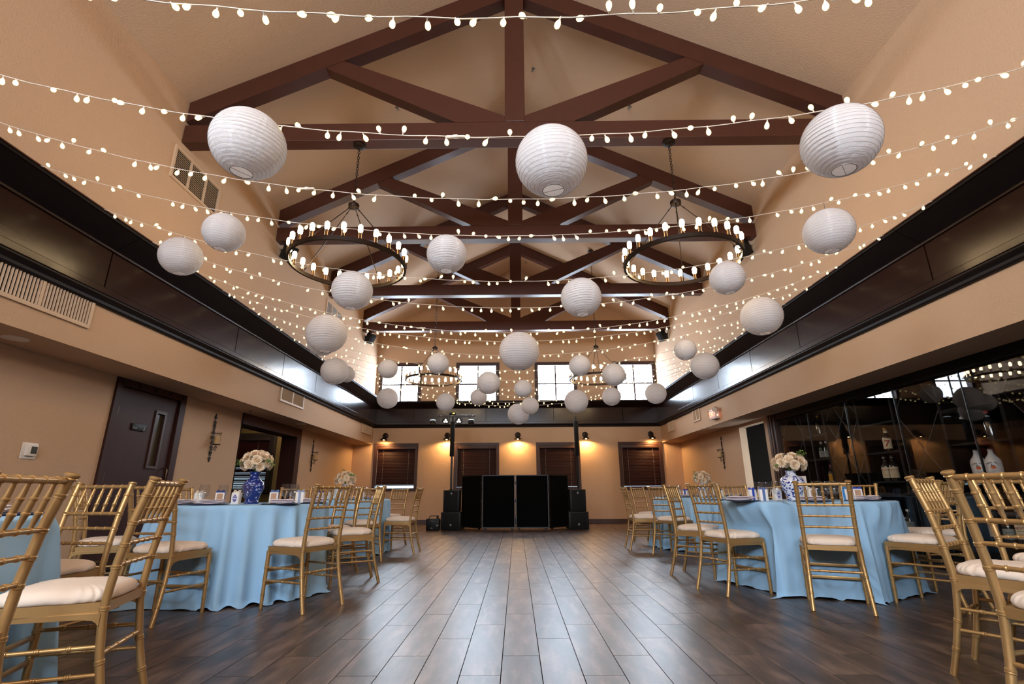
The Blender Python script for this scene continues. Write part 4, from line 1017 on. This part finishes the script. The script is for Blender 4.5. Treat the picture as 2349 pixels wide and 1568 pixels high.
# ------------------------------------------------------------------ wall fittings
def vent(x, y0, y1, z0, z1, n, s, lab, mull=1, horiz=False):
    """grille on an upper wall; s=+1 faces +x"""
    r = empty('air_vent', (x, (y0 + y1) / 2, (z0 + z1) / 2)); tag(r, lab, 'vent', 'wall air vents')
    hy, hz = (y1 - y0) / 2, (z1 - z0) / 2; B = .035
    def bx(mb, a, b, c, d, e, f): mb.box(min(s * a, s * b), max(s * a, s * b), c, d, e, f)
    mb = MB()
    for c, d, e, f in ((-hy, -hy + B, -hz, hz), (hy - B, hy, -hz, hz), (-hy + B, hy - B, hz - B, hz), (-hy + B, hy - B, -hz, -hz + B)): bx(mb, 0, .022, c, d, e, f)
    mb.obj('frame', M_vent, r, False)
    mb = MB(); bx(mb, .001, .003, -hy + B, hy - B, -hz + B, hz - B); mb.obj('duct', M_ventin, r, False)  # flat dark sheet painted as the shade behind the louvers
    ms = []
    for k in range(mull):
        c = -hy + (k + 1) * 2 * hy / (mull + 1); ms.append(c); mb = MB(); bx(mb, .004, .02, c - .016, c + .016, -hz + B, hz - B); mb.obj('mullion', M_vent, r, False)
    if horiz: lm = MB().box(-.002, .002, -.5, .5, -.009, .009).mesh('louver', M_vent, False)
    else: lm = MB().box(-.009, .009, -.0022, .0022, -.5, .5).mesh('louver', M_vent, False)
    if horiz:
        e = [-hy + B] + ms + [hy - B]
        for a, b in zip(e, e[1:]):
            for k in range(n):
                z = -hz + B + (k + .5) * (2 * hz - 2 * B) / n; mk('louver', lm, r, (s * .012, (a + b) / 2, z), (0, -s * .75, 0), (1, b - a - .03, .8))
    else:
        for k in range(n):
            y = -hy + B + (k + .5) * (2 * hy - 2 * B) / n
            if any(abs(y - c) < .02 for c in ms): continue
            mk('louver', lm, r, (s * .013, y, 0), (0, 0, s * .7), (1 if n > 40 else .5, 1, 2 * hz - 2 * B))
vent(UL, 3.0, 4.66, 2.43, 2.735, 48, 1, 'long tan air vent with slanted louvers under the left cornice, nearest the camera', 2)
vent(UL, 8.83, 9.83, 2.45, 2.76, 30, 1, 'tan air vent under the left cornice above the dark doorway', 1)
vent(UL, 13.75, 14.72, 2.45, 2.74, 26, 1, 'tan air vent at the far end under the left cornice', 1)
vent(UR, 11.58, 12.05, 2.43, 2.76, 16, -1, 'tan air vent left of the exit sign under the right cornice', 1)
vent(UR, 13.55, 14.15, 2.43, 2.74, 18, -1, 'tan air vent at the far end under the right cornice', 1)
vent(UL, 5.24, 6.22, 4.60, 5.06, 17, 1, 'large return air grille high on the left wall under the nearest truss', 2, True)
vent(UL, 10.45, 11.44, 4.64, 5.05, 17, 1, 'return air grille high on the left wall under the third truss', 2, True)

def wall_speaker(x, y, z, s, lab):
    r = empty('wall_speaker', (x, y, z)); tag(r, lab, 'speaker', 'black wall speakers'); q = empty('swivel'); 
    MB().bevbox(-.005, .03, -.035, .035, -.05, .05, .004).obj('bracket', M_black, r).rotation_euler = (0, 0, 0 if s > 0 else PI)
    mb = MB(); mb.tube([(s * .03, 0, 0), (s * .10, -.04, -.02)], .012, 8); mb.obj('arm', M_black, r)
    bpy.data.objects.remove(q)
    T = Matrix.Translation((s * .17, -.07, -.05)) @ Matrix.Rotation(-.55 * s, 4, 'Z') @ Matrix.Rotation(.55 * s, 4, 'Y')
    mb = MB().bevbox(-.085, .085, -.105, .105, -.14, .14, .012); mb.v = [tuple(T @ Vector(p)) for p in mb.v]; mb.obj('cabinet', M_black, r)
    mb = MB().bevbox(s * .075 if s > 0 else -.095, .095 if s > 0 else -.075, -.095, .095, -.13, .13, .006); mb.v = [tuple(T @ Vector(p)) for p in mb.v]; mb.obj('grille', M_grille, r)
wall_speaker(UL, 8.20, 5.06, 1, 'black box speaker high on the left wall by the second truss'); wall_speaker(UR, 8.20, 5.06, -1, 'black box speaker high on the right wall by the second truss')
wall_speaker(UL, 13.42, 5.06, 1, 'small black speaker high on the left wall by the farthest truss'); wall_speaker(UR, 13.42, 5.06, -1, 'small black speaker high on the right wall by the farthest truss')

# thermostat
r = empty('thermostat', (XL, 4.97, 1.275)); tag(r, 'white thermostat with dark screen on the left wall', 'thermostat')
MB().bevbox(0, .010, -.082, .082, -.078, .078, .004).obj('backplate', M_plast, r); MB().bevbox(.008, .036, -.05, .062, -.05, .055, .006).obj('body', M_plast, r); MB().box(.0355, .0375, -.012, .052, -.028, .042).obj('screen', mat('lcd', (54, 56, 48), 0.25), r, False)

# recessed lights and sprinklers under the soffit, sprinklers on the ceiling
for x, y, lab in ((-4.53, 4.28, 'round recessed light in the left soffit, nearest the camera'), (-4.42, 10.25, 'round recessed light in the left soffit above the dark doorway')):
    r = empty('recessed_light', (x, y, ZS)); tag(r, lab, 'light', 'soffit lights'); MB().lathe([(.10, 0), (.10, -.006), (.085, -.008)], 28, cap0=False).obj('trim_ring', M_plast, r); MB().lathe([(.085, -.002), (.085, -.0045), (.001, -.005)], 28).obj('lens', M_kerb, r)
def sprinkler(x, y, z, lab, ny=0.0):
    r = empty('fire_sprinkler', (x, y, z)); r.rotation_euler = (0, ny, 0); tag(r, lab, 'sprinkler', 'ceiling sprinklers')
    MB().lathe([(.030, 0), (.030, -.004), (.012, -.012)], 16).obj('escutcheon', M_steel, r)
    mb = MB(); mb.lathe([(.009, -.01), (.009, -.028)], 10)
    for s in (-1, 1): mb.tube([(s * .008, 0, -.028), (s * .014, 0, -.040), (s * .003, 0, -.056)], .0028, 5)
    mb.lathe([(.0035, -.03), (.0035, -.055)], 6); mb.obj('frame_arms', M_steel, r); MB().lathe([(.004, -.055), (.018, -.058), (.018, -.061), (.004, -.062)], 12).obj('deflector', M_steel, r)
SL = math.atan((ZRG - ZSP) / 4.25)
for x, y, lab in ((-1.91, 6.71, 'metal sprinkler on the left ceiling slope behind the nearest truss'), (.34, 6.74, 'metal sprinkler right of the nearest king post'), (1.91, 6.76, 'metal sprinkler on the right ceiling slope behind the nearest truss'), (.35, 14.1, 'metal sprinkler far off by the farthest king post')):
    sprinkler(x, y, ZRG - abs(x - XRG) * (ZRG - ZSP) / 4.25 - .002, lab, SL if x > 0 else -SL)
for x, y, lab in ((-4.54, 8.47, 'small sprinkler in the left soffit beside the dark doorway'), (4.55, 8.9, 'small sprinkler in the right soffit above the display glass'), (4.55, 12.6, 'small sprinkler in the right soffit beyond the exit sign')): sprinkler(x, y, ZS, lab)

# wrought iron candle sconces
def spiral(c, r0, turns, a0, s=1, n=26):
    out = []
    for k in range(n + 1):
        t = k / n; a = a0 + s * turns * 2 * PI * t; q = r0 * (1 - .82 * t); out.append((0.012, c[0] + q * cos(a), c[1] + q * sin(a)))
    return out
def candle_sconce(x, y, z, s, lab):
    """z = bottom tip; faces s*x"""
    r = empty('candle_sconce', (x, y, z)); tag(r, lab, 'sconce', 'wrought iron candle sconces'); r.scale = (s, 1, 1)
    mb = MB()
    mb.tube([(.012, 0, .06), (.012, 0, .70)], .006, 6)
    for sy in (-1, 1):
        for c, q, tr, a0 in (((sy * .030, .30), .030, 1.4, PI / 2), ((sy * .034, .375), .034, 1.4, -PI / 2), ((sy * .026, .225), .024, 1.3, PI / 2), ((sy * .026, .455), .024, 1.3, -PI / 2), ((sy * .022, .555), .022, 1.3, PI / 2), ((sy * .020, .615), .020, 1.3, -PI / 2), ((sy * .022, .145), .022, 1.3, -PI / 2), ((sy * .018, .105), .016, 1.2, PI / 2)):
            mb.tube(spiral(c, q, tr, a0, sy), .0035, 5)
        mb.tube([(.012, 0, .455), (.012, sy * .022, .50), (.012, sy * .034, .545), (.012, sy * .028, .585), (.012, 0, .60)], .0038, 5)
        mb.tube([(.012, 0, .24), (.012, sy * .020, .20), (.012, sy * .030, .165), (.012, sy * .020, .13), (.012, 0, .115)], .0038, 5)
    mb.obj('scrollwork', M_iron, r)
    for nm, zz, d in (('top_finial', .675, 1), ('bottom_finial', .075, -1)):
        mb = MB(); pl = [(0, .075), (.014, .045), (.012, .022), (.032, .028), (.034, .010), (.022, .002), (.010, .010), (.008, 0), (-.008, 0), (-.010, .010), (-.022, .002), (-.034, .010), (-.032, .028), (-.012, .022), (-.014, .045)]
        mb.prism([(a, zz + d * b) for a, b in pl], .004, .016, M=Matrix(((0, 0, 1, 0), (1, 0, 0, 0), (0, 1, 0, 0), (0, 0, 0, 1)))); mb.obj(nm, M_iron, r)
    mb = MB(); mb.lathe([(.055, .262), (.06, .266), (.06, .272), (.001, .272)], 20, (.085, 0, 0)); mb.tube([(.012, 0, .18), (.05, 0, .20), (.085, 0, .262)], .005, 6)
    for c, q, a0 in (((.085, .225), .026, PI / 2), ((.070, .185), .017, -PI / 2)):
        mb.tube([(c[0] + (p[1] - c[0]), 0, p[2]) for p in spiral(c, q, 1.2, a0)], .0035, 5)
    mb.obj('cup_bracket', M_iron, r)
    mb = MB(); mb.tube([(.085 + .056 * cos(2 * PI * k / 20), .056 * sin(2 * PI * k / 20), .435) for k in range(20)], .0035, 5, closed=True); mb.tube([(.012, 0, .435), (.03, 0, .435)], .004, 5); mb.obj('glass_ring', M_iron, r)
    MB().lathe([(.046, .272), (.047, .36), (.050, .43), (.054, .465), (.0525, .465), (.0485, .43), (.0455, .36), (.0445, .274)], 24, (.085, 0, 0), cap0=False, cap1=False).obj('hurricane_glass', M_hurr, r)
    MB().lathe([(.038, .272), (.039, .275), (.039, .385), (.036, .388), (.001, .384)], 20, (.085, 0, 0)).obj('candle', M_candle, r)
candle_sconce(XL, 7.94, 1.335, 1, 'wrought iron scroll sconce with candle on the left wall beside the brown door'); candle_sconce(XL, 11.95, 1.335, 1, 'wrought iron scroll sconce with candle on the left wall beyond the dark doorway')
candle_sconce(XR, 11.92, 1.335, -1, 'wrought iron scroll sconce with candle on the right wall')

# gooseneck wall lamps on the back wall
def wall_lamp(x, lab):
    r = empty('barn_wall_lamp', (x, YB, 2.47)); tag(r, lab, 'wall lamp', 'barn lamps over the windows')
    MB().lathe([(.085, 0), (.085, .012), (.06, .022), (.035, .03)], 24, M=Matrix.Rotation(PI / 2, 4, 'X')).obj('backplate', M_bronze, r)
    mb = MB(); mb.tube([(0, -.02, 0), (0, -.09, .035), (0, -.15, .03), (0, -.175, -.02), (0, -.175, -.06)], .012, 8); mb.obj('arm', M_bronze, r)
    mb = MB(); c = (0, -.175, 0); mb.lathe([(.030, -.045), (.040, -.062), (.046, -.085), (.105, -.122), (.118, -.142), (.116, -.142), (.103, -.124), (.043, -.088), (.03, -.07)], 28, c, cap0=True, cap1=False); mb.obj('shade', M_bronze, r)
    mb = MB(); mb.sphere((0, -.175, -.122), .026, 12, 8); mb.obj('bulb', M_sconce, r)
    L = bpy.data.lights.new('barn_lamp_glow', 'SPOT'); L.energy = SCONCE * 4.2; L.color = (1.0, .57, .21); L.shadow_soft_size = .03; L.spot_size = math.radians(165); L.spot_blend = .35
    o = bpy.data.objects.new('barn_lamp_glow', L); COL.objects.link(o); o.location = (x, YB - .175, 2.47 - .152)
for x, lab in zip((-3.86, -2.03, .05, 2.03, 3.96), ('bronze barn lamp lit over the first blind from the left', 'bronze barn lamp lit behind the left speaker column', 'bronze barn lamp lit in the middle of the back wall', 'bronze barn lamp lit right of the right speaker column', 'bronze barn lamp lit over the rightmost blind')): wall_lamp(x, lab)

# exit sign
r = empty('exit_sign', (UR, 10.66, 2.42)); tag(r, 'lit red EXIT sign with twin emergency lamps on the right fascia', 'sign')
MB().bevbox(-.09, 0, -.16, .16, -.10, .10, .006).obj('housing', M_plast, r); MB().box(-.0925, -.0895, -.148, .148, -.085, .085).obj('face_plate', M_exface, r, False)
vs, fs = text_mesh('EXIT', .155, .001); T = Matrix(((0, 0, -1, -.0932), (-1, 0, 0, 0), (0, 1, 0, 0), (0, 0, 0, 1))); MB().add([T @ p for p in vs], fs).obj('lettering', M_exit, r, False)
mb = MB(); mb.sphere((-.045, -.163, -.035), .011, 8, 6); mb.obj('indicator', M_exled, r)
for yy, ro in ((-.15, .5), (.21, -.5)):
    T = Matrix.Translation((-.07, yy, .085 if yy < 0 else .04)) @ Matrix.Rotation(ro, 4, 'Z') @ Matrix.Rotation(-PI / 2 - .4, 4, 'Y')
    h = MB().lathe([(.03, -.05), (.055, -.035), (.062, .0), (.062, .03)], 20, M=T).obj('emergency_lamp', M_vent, r); MB().lathe([(.058, .03), (.056, .034), (.001, .036)], 20, M=T).obj('lens', M_plast, h)
    MB().tube([(-.06, yy * .75, .0 if yy > 0 else .08), (-.07, yy, .04 if yy > 0 else .07)], .012, 8).obj('arm', M_plast, r)

# ------------------------------------------------------------------ DJ corner
def screen():
    r = empty('folding_screen', (-.03, 12.75, 0)); tag(r, 'black four panel folding screen hiding the DJ table', 'screen')
    P = [(-1.36, .50), (-.82, .02), (0.0, 0.0), (.82, .02), (1.34, .50)]
    for a, b in zip(P, P[1:]):
        A, B = Vector((*a, 0)), Vector((*b, 0)); d = (B - A); L = d.length; d.normalize(); n = Vector((d.y, -d.x, 0)); M = Matrix(((d.x, n.x, 0, A.x), (d.y, n.y, 0, A.y), (0, 0, 1, 0), (0, 0, 0, 1)))
        mb = MB(); F = .022
        for x0, x1, z0, z1 in ((.008, .008 + F, .03, 1.265), (L - .008 - F, L - .008, .03, 1.265), (.03, L - .03, 1.243, 1.265), (.03, L - .03, .03, .052)): mb.box(x0, x1, -.012, .014, z0, z1, M=M)
        p = mb.obj('panel_frame', M_alu if abs(a[0]) < .9 and abs(b[0]) < .9 else M_black, r, False)
        MB().box(.03, L - .03, -.006, .006, .052, 1.243, M=M).obj('fabric', M_blackcl, p, False)
        for fx in (.06, L - .11): MB().box(fx, fx + .05, -.012, .012, 0, .03, M=M).obj('foot', M_black, p, False)
        if b[0] < 1.3:
            for z in (.22, .65, 1.08): MB().lathe([(.009, -.04), (.009, .04)], 8, (L, .012, z), M=None).obj('hinge', M_alu, p).matrix_local = M
screen()
def box_speaker(name, x, y, z, w, h, d, lz, lab):
    r = empty(name, (x, y, z)); tag(r, lab, 'speaker', 'black powered speakers')
    MB().bevbox(-w / 2, w / 2, 0, d, .008, h, .012).obj('cabinet', M_black, r); MB().bevbox(-w / 2 + .05, w / 2 - .05, -.012, .012, .03, h - .02, .008).obj('grille', M_grille, r)
    MB().box(-.018, .018, -.0145, -.012, lz - .022, lz + .022).obj('badge', M_greyl, r, False)
    for sx in (-1, 1): MB().box(sx * (w / 2 - .06) - .02, sx * (w / 2 - .06) + .02, .03, d - .03, 0, .01).obj('foot', M_black, r, False)
for x, side in ((-1.575, 'left'), (1.475, 'right')):
    box_speaker('subwoofer', x, 12.6, 0, .48, .405, .42, .12, 'wide black subwoofer on the floor %s of the folding screen' % side)
    box_speaker('bass_speaker', x, 12.61, .405, .39, .51, .40, .43, 'tall black bass speaker stacked on the %s subwoofer' % side)
    xx = -1.60 if side == 'left' else 1.51
    r = empty('speaker_column', (xx, 12.68, .915)); tag(r, 'slim black speaker column on a pole above the %s bass speaker' % side, 'speaker', 'speaker columns')
    MB().lathe([(.05, 0), (.05, .012), (.028, .02)], 16).obj('pole_socket', M_black, r); MB().lathe([(.027, .01), (.027, .82)], 14).obj('pole', M_alu if side == 'left' else M_black, r)
    MB().bevbox(-.052, .052, -.05, .05, .80, 1.66, .008).obj('column_array', M_black, r); MB().bevbox(-.044, .044, -.056, -.045, .81, 1.65, .003).obj('grille', M_grille, r); MB().lathe([(.02, 1.66), (.02, 1.71), (.014, 1.75), (.014, 1.78)], 12).obj('spigot', M_black, r)
# light bar on the left column
r = empty('light_bar', (-1.60, 12.66, 2.69)); tag(r, 'stage light bar with par cans on top of the left speaker column', 'stage light')
MB().lathe([(.022, -.06), (.022, .0)], 12).obj('mount', M_black, r); MB().bevbox(-.42, .56, -.025, .025, .0, .055, .004).obj('bar', M_alu, r)
for x in (-.30, -.02, .33, .50): MB().lathe([(.012, -.0), (.012, .006)], 8, (x, -.026, .028), M=Matrix.Rotation(PI / 2, 4, 'X')).obj('bolt', M_steel, r)
c = MB().bevbox(-.095, .075, -.05, .05, .057, .115, .006).obj('controller', M_black, r); MB().box(-.005, .05, -.0525, -.05, .07, .10).obj('display', M_amber, c, False)
for x in (-.17, .16):
    T = Matrix.Translation((x, -.03, -.11)) @ Matrix.Rotation(PI / 2, 4, 'X')
    q = MB().lathe([(.05, -.07), (.078, -.05), (.085, .02), (.085, .045), (.078, .045), (.075, .02)], 20, M=T, cap1=True).obj('par_can', M_black, r)
    for k in range(3):
        a = PI / 2 + k * 2 * PI / 3; MB().lathe([(.024, .046), (.024, .05), (.001, .051)], 14, (.033 * cos(a), 0, .033 * sin(a)), M=T).obj('led_lens', M_led, q)
    mb = MB(); mb.tube([(x - .09, -.03, -.11), (x - .09, -.03, -.02), (x, -.02, .0), (x + .09, -.03, -.02), (x + .09, -.03, -.11)], .006, 6); mb.obj('yoke', M_black, q)
for x, tl in ((-.50, .5), (.47, 0)):
    q = MB().lathe([(.075, -.17), (.085, -.16), (.085, -.10), (.08, -.09)], 20, (x, -.03, 0)).obj('effect_light', M_black, r); MB().lathe([(.078, -.09), (.06, -.072), (.02, -.065), (.001, -.064)], 20, (x, -.03, 0)).obj('lens', M_cool, q)
    MB().tube([(x, -.03, -.065), (x * .86, -.02, -.01), (x * .8, -.01, .01)], .006, 6).obj('drop_arm', M_black, q)
for k, x in enumerate((-.33, .02, .28)): MB().tube([(x, -.02, .0), (x + .02, -.05, -.09), (x + .05, -.03, -.13), (x + .07, 0, -.05)], .0035, 5).obj('cable', M_black, r)
# small machine left of the subwoofer
r = empty('effects_machine', (-1.99, 12.5, 0)); tag(r, 'small black machine with carry handle and white markings left of the subwoofer', 'machine')
MB().bevbox(-.155, .15, 0, .22, .012, .265, .008).obj('case', M_black, r)
mb = MB(); mb.tube([(-.09, .06, .26), (-.075, .05, .325), (.09, .05, .33), (.10, .06, .26)], .010, 8); mb.obj('handle', M_black, r); MB().bevbox(.085, .125, .02, .12, .26, .335, .006).obj('nozzle_block', M_black, r)
mb = MB()
mb.tube([(-.005, -.003, .232), (-.030, -.003, .228), (-.042, -.003, .212), (-.030, -.003, .200), (-.018, -.003, .212), (-.028, -.003, .190), (-.045, -.003, .178)], .0035, 5)
mb.tube([(-.012, -.003, .205), (.0, -.003, .214), (.006, -.003, .204), (.014, -.003, .215), (.022, -.003, .205), (.032, -.003, .214), (.042, -.003, .205), (.055, -.003, .216)], .003, 5)
for cx_, cz_ in ((-.02, .045), (.115, .105)):
    for dx, dz, rr_ in ((0, .022, .010), (-.018, .006, .010), (.018, .006, .010), (0, .004, .012)): mb.sphere((cx_ + dx, 0, cz_ + dz), rr_, 8, 5)
mb.obj('white_markings', M_greyl, r)
for sx in (-.12, .12): MB().box(sx - .02, sx + .02, .02, .2, 0, .013).obj('foot', M_black, r, False)

# ------------------------------------------------------------------ glass fronted wine and liquor wall
D = empty('display_cabinet', (XR, 5.9, 0)); tag(D, 'long glass fronted wine and liquor wall of dark wood on the right', 'cabinet')
def dp(name, mb, mt):
    mb.v = [(a - XR, b - 5.9, c) for a, b, c in mb.v]; return mb.obj(name, mt, D, False)
Y0, Y1, XB = 2.37, 9.36, 5.42
dp('back_panel', MB().box(XB, XB + .04, Y0, Y1 + .26, 0, ZS), M_cabinet); dp('plinth', MB().box(XR, XB, Y0, Y1, 0, .09), M_cabinet); dp('header', MB().box(XR - .02, XR + .05, Y0, Y1, 2.10, ZS), M_cabinet)
dp('end_jamb', MB().box(XR - .03, XR + .06, Y1 - .02, 9.62, 0, ZS), M_jamb); dp('end_jamb', MB().box(XR + .06, XB, Y1 - .02, Y1 + .06, 0, ZS), M_jamb)
dp('jamb_moulding', MB().box(XR - .05, XR - .03, Y1 + .06, Y1 + .11, 0, ZS), M_jamb); dp('jamb_moulding', MB().box(XR - .05, XR - .03, 9.50, 9.56, 0, ZS), M_jamb)
dp('side_panel', MB().box(XR, XB, Y0 - .04, Y0, 0, ZS), M_cabinet)
seams = [Y1 - .02, 8.34, 7.345, 6.37, 5.37, 4.37, 3.37, Y0]
for a, b in zip(seams[1:], seams): dp('glass_panel', MB().box(XR + .018, XR + .026, a + .004, b - .004, .09, 2.10), M_case)
for y in seams[1:-1]: dp('edge_clip', MB().box(XR + .010, XR + .034, y - .0035, y + .0035, .09, 2.10), mat('dark_seal', (30, 28, 28), 0.3))
dp('counter', MB().bevbox(XR + .06, XB, Y0, Y1, .77, .81, .005), M_cabinet)
TOW = [(8.00, 8.64), (6.52, 7.20), (5.04, 5.78), (3.56, 4.30)]
for a, b in TOW:
    for y in (a, b): dp('upright', MB().box(XR + .06, XB, y - .02, y + .02, .09, 2.10), M_cabinet)
    for z in (.33, .96, 1.335, 1.72): dp('shelf', MB().box(XR + .07, XB, a + .02, b - .02, z - .012, z + .012), M_cabinet)
BAY = [(8.64, 9.36), (7.20, 8.00), (5.78, 6.52), (4.30, 5.04), (2.37, 3.56)]
for a, b in BAY:
    a += .02; b -= .02; z0, z1 = .82, 2.09; n = max(1, round((b - a) / .47)); st = (b - a) / n
    for s in (-1, 1):
        for k in range(-6, 12):
            u0 = a + k * st if s > 0 else b - k * st
            pts = []
            y_s, z_s = u0, z0; y_e, z_e = u0 + s * (z1 - z0) * .72, z1
            lo, hi = (0.0, 1.0); dy = y_e - y_s
            for bound, sign in ((a, 1), (b, -1)):
                pass
            if abs(dy) < 1e-6: continue
            t1, t2 = (a - y_s) / dy, (b - y_s) / dy
            lo = max(0, min(t1, t2)); hi = min(1, max(t1, t2))
            if hi - lo < .06: continue
            p = Vector((0, y_s + dy * lo, z_s + (z_e - z_s) * lo)); q = Vector((0, y_s + dy * hi, z_s + (z_e - z_s) * hi)); d = (q - p); L = d.length; d.normalize(); nn = Vector((0, -d.z, d.y)) * .007
            vs = [(x, *(v.yz)) for x in (XR + .09, XB - .02) for v in (p - nn, q - nn, q + nn, p + nn)]
            dp('lattice_board', MB().add(vs, [(0, 1, 2, 3), (7, 6, 5, 4), (0, 4, 5, 1), (1, 5, 6, 2), (2, 6, 7, 3), (3, 7, 4, 0)]), M_lattice)

def bottle(x, y, z, kind, lab):
    face = math.atan2(-y, -x) - .12; r = empty('liquor_bottle', (x, y, z)); r.scale = (1.32, 1.32, 1.04); tag(r, lab, 'bottle', 'bottles behind the glass')
    body = {'tall': [(.036, 0), (.040, .004), (.040, .185), (.036, .205), (.016, .235), (.0145, .29), (.016, .292), (.016, .30)], 'short': [(.040, 0), (.044, .004), (.044, .15), (.038, .175), (.017, .20), (.0145, .245), (.016, .25)],
            'square': [(.034, 0), (.038, .004), (.038, .17), (.030, .195), (.014, .21), (.014, .255)], 'coconut': [(.046, 0), (.050, .005), (.053, .06), (.055, .15), (.050, .185), (.028, .225), (.018, .25), (.017, .275), (.0185, .278), (.0185, .285)]}
    shp, mg, capm, lb = {'whiskey7': ('tall', M_dkglass, M_goldcap, 'seven'), 'vodka': ('tall', M_clglass, M_silver, 'vodka'), 'gin': ('square', M_grglass, M_silver, 'grey'), 'coffee': ('short', M_dkglass, M_redcap, 'yellow'), 'coconut': ('coconut', M_whbot, M_silver, 'coco'), 'clear': ('tall', M_clglass, M_redcap, None), 'dark': ('tall', M_dkglass, M_goldcap, None), 'plain': ('short', M_clglass, M_silver, 'grey')}[kind]
    pr = body[shp]; MB().lathe(pr, 20).obj('glass_body', mg, r)
    top = pr[-1][1]; MB().lathe([(.0165, top - .012), (.0165, top + .016), (.014, top + .019)], 14).obj('cap', capm, r)
    R0 = pr[2][0] if shp != 'coconut' else .0548
    def band(z0, z1, m_, half=1.25, rad=R0 + .0006, nm='label_wrap'):
        mb = MB(); n = 14; vs = []; fs = []
        for k in range(n + 1):
            a = face - half + 2 * half * k / n; vs += [(rad * cos(a), rad * sin(a), z0), (rad * cos(a), rad * sin(a), z1)]
        for k in range(n): fs.append((2 * k, 2 * k + 2, 2 * k + 3, 2 * k + 1))
        return mb.add(vs, fs).obj(nm, m_, r)
    def words_(t, size, z, m_, par, rad=R0 + .0014):
        vs, fs = text_mesh(t, size, .0003, 4); return MB().add(wrap(vs, rad, z, face), fs).obj('lettering', m_, par, False)
    if lb == 'seven':
        p = band(.045, .175, M_cream); words_('7', .115, .105, M_red, p); band(.245, .28, M_cream, 2.6, .0168, 'neck_label')
    elif lb == 'vodka':
        p = band(.04, .175, M_cream); words_('NOOZ', .030, .138, M_red, p); words_('premium quality', .0085, .112, M_ink, p); words_('VODKA', .014, .078, M_red, p); words_('distilled', .008, .056, M_ink, p)
    elif lb == 'grey':
        p = band(.03, .125, M_greyl); words_('GIN', .02, .09, M_ink, p)
    elif lb == 'yellow':
        p = band(.02, .135, M_yel); words_('COFFEE', .013, .085, M_red, p)
    elif lb == 'coco':
        rad = .0556; vs, fs = text_mesh('MALIBU', .024, .0003, 3)
        mb = MB().add([(q[0], q[1], q[2]) for q in wrap([Vector((v.x, v.y - 9 * v.x * v.x, v.z)) for v in vs], rad, .152, face)], fs); mb.obj('lettering', M_ink, r, False)
        mb = MB(); n = 16; vs = [Vector((.016 * cos(2 * PI * k / n), .016 * sin(2 * PI * k / n), 0)) for k in range(n)]; mb.add(wrap(vs, .0554, .105, face), [tuple(range(n))]); em = mb.obj('emblem', M_orange, r, False)
        vs = [Vector(q) for q in ((-.012, .014, .0003), (-.002, .020, .0003), (-.006, .034, .0003), (0, .018, .0003), (.010, .028, .0003), (.006, .012, .0003))]; MB().add(wrap(vs, .0556, .105, face), [(0, 1, 2), (1, 3, 2), (3, 5, 4)]).obj('leaf_mark', M_ink, em, False)
        words_('coconut rum', .0075, .072, M_ink, r, .0550); words_('caribbean', .006, .06, M_ink, r, .0545)
BT = [(5.05, 6.94, 1.347, 'whiskey7', 'brown bottle with a big red 7 on its cream label, upper shelf behind the glass'), (5.20, 6.90, 1.347, 'clear', 'clear bottle half hidden behind the red 7 bottle'),
      (5.03, 7.045, .972, 'vodka', 'vodka bottle with cream and red label under the red 7 bottle, left of the pair'), (5.05, 6.925, .972, 'vodka', 'vodka bottle with cream and red label under the red 7 bottle, right of the pair'), (5.18, 6.84, .972, 'plain', 'clear square shouldered bottle behind the vodka pair'),
      (5.05, 8.45, 1.347, 'gin', 'green gin bottle with grey label, left of the pair at the far end'), (5.06, 8.325, 1.347, 'gin', 'green gin bottle with grey label, right of the pair at the far end'), (5.05, 8.29, .972, 'coffee', 'dark bottle with a yellow label on the far lower shelf'), (5.05, 8.42, 1.732, 'dark', 'dark bottle with gold cap on the highest far shelf'),
      (5.05, 5.65, .972, 'coconut', 'white coconut rum bottle with palm emblem, left of the pair'), (5.07, 5.495, .972, 'coconut', 'white coconut rum bottle with palm emblem, right of the pair'), (5.07, 5.42, 1.347, 'clear', 'clear bottle with red cap above the white coconut rum bottles'),
      (5.05, 7.02, .342, 'plain', 'clear bottle on the low shelf under the vodka bottles, left of two'), (5.06, 6.86, .342, 'plain', 'clear bottle on the low shelf under the vodka bottles, right of two'),
      (5.05, 5.66, .342, 'vodka', 'bottle on the low shelf under the coconut rum, first of three'), (5.05, 5.51, .342, 'plain', 'bottle on the low shelf under the coconut rum, second of three'), (5.05, 5.36, .342, 'vodka', 'bottle on the low shelf under the coconut rum, third of three')]
for b in BT: bottle(*b)
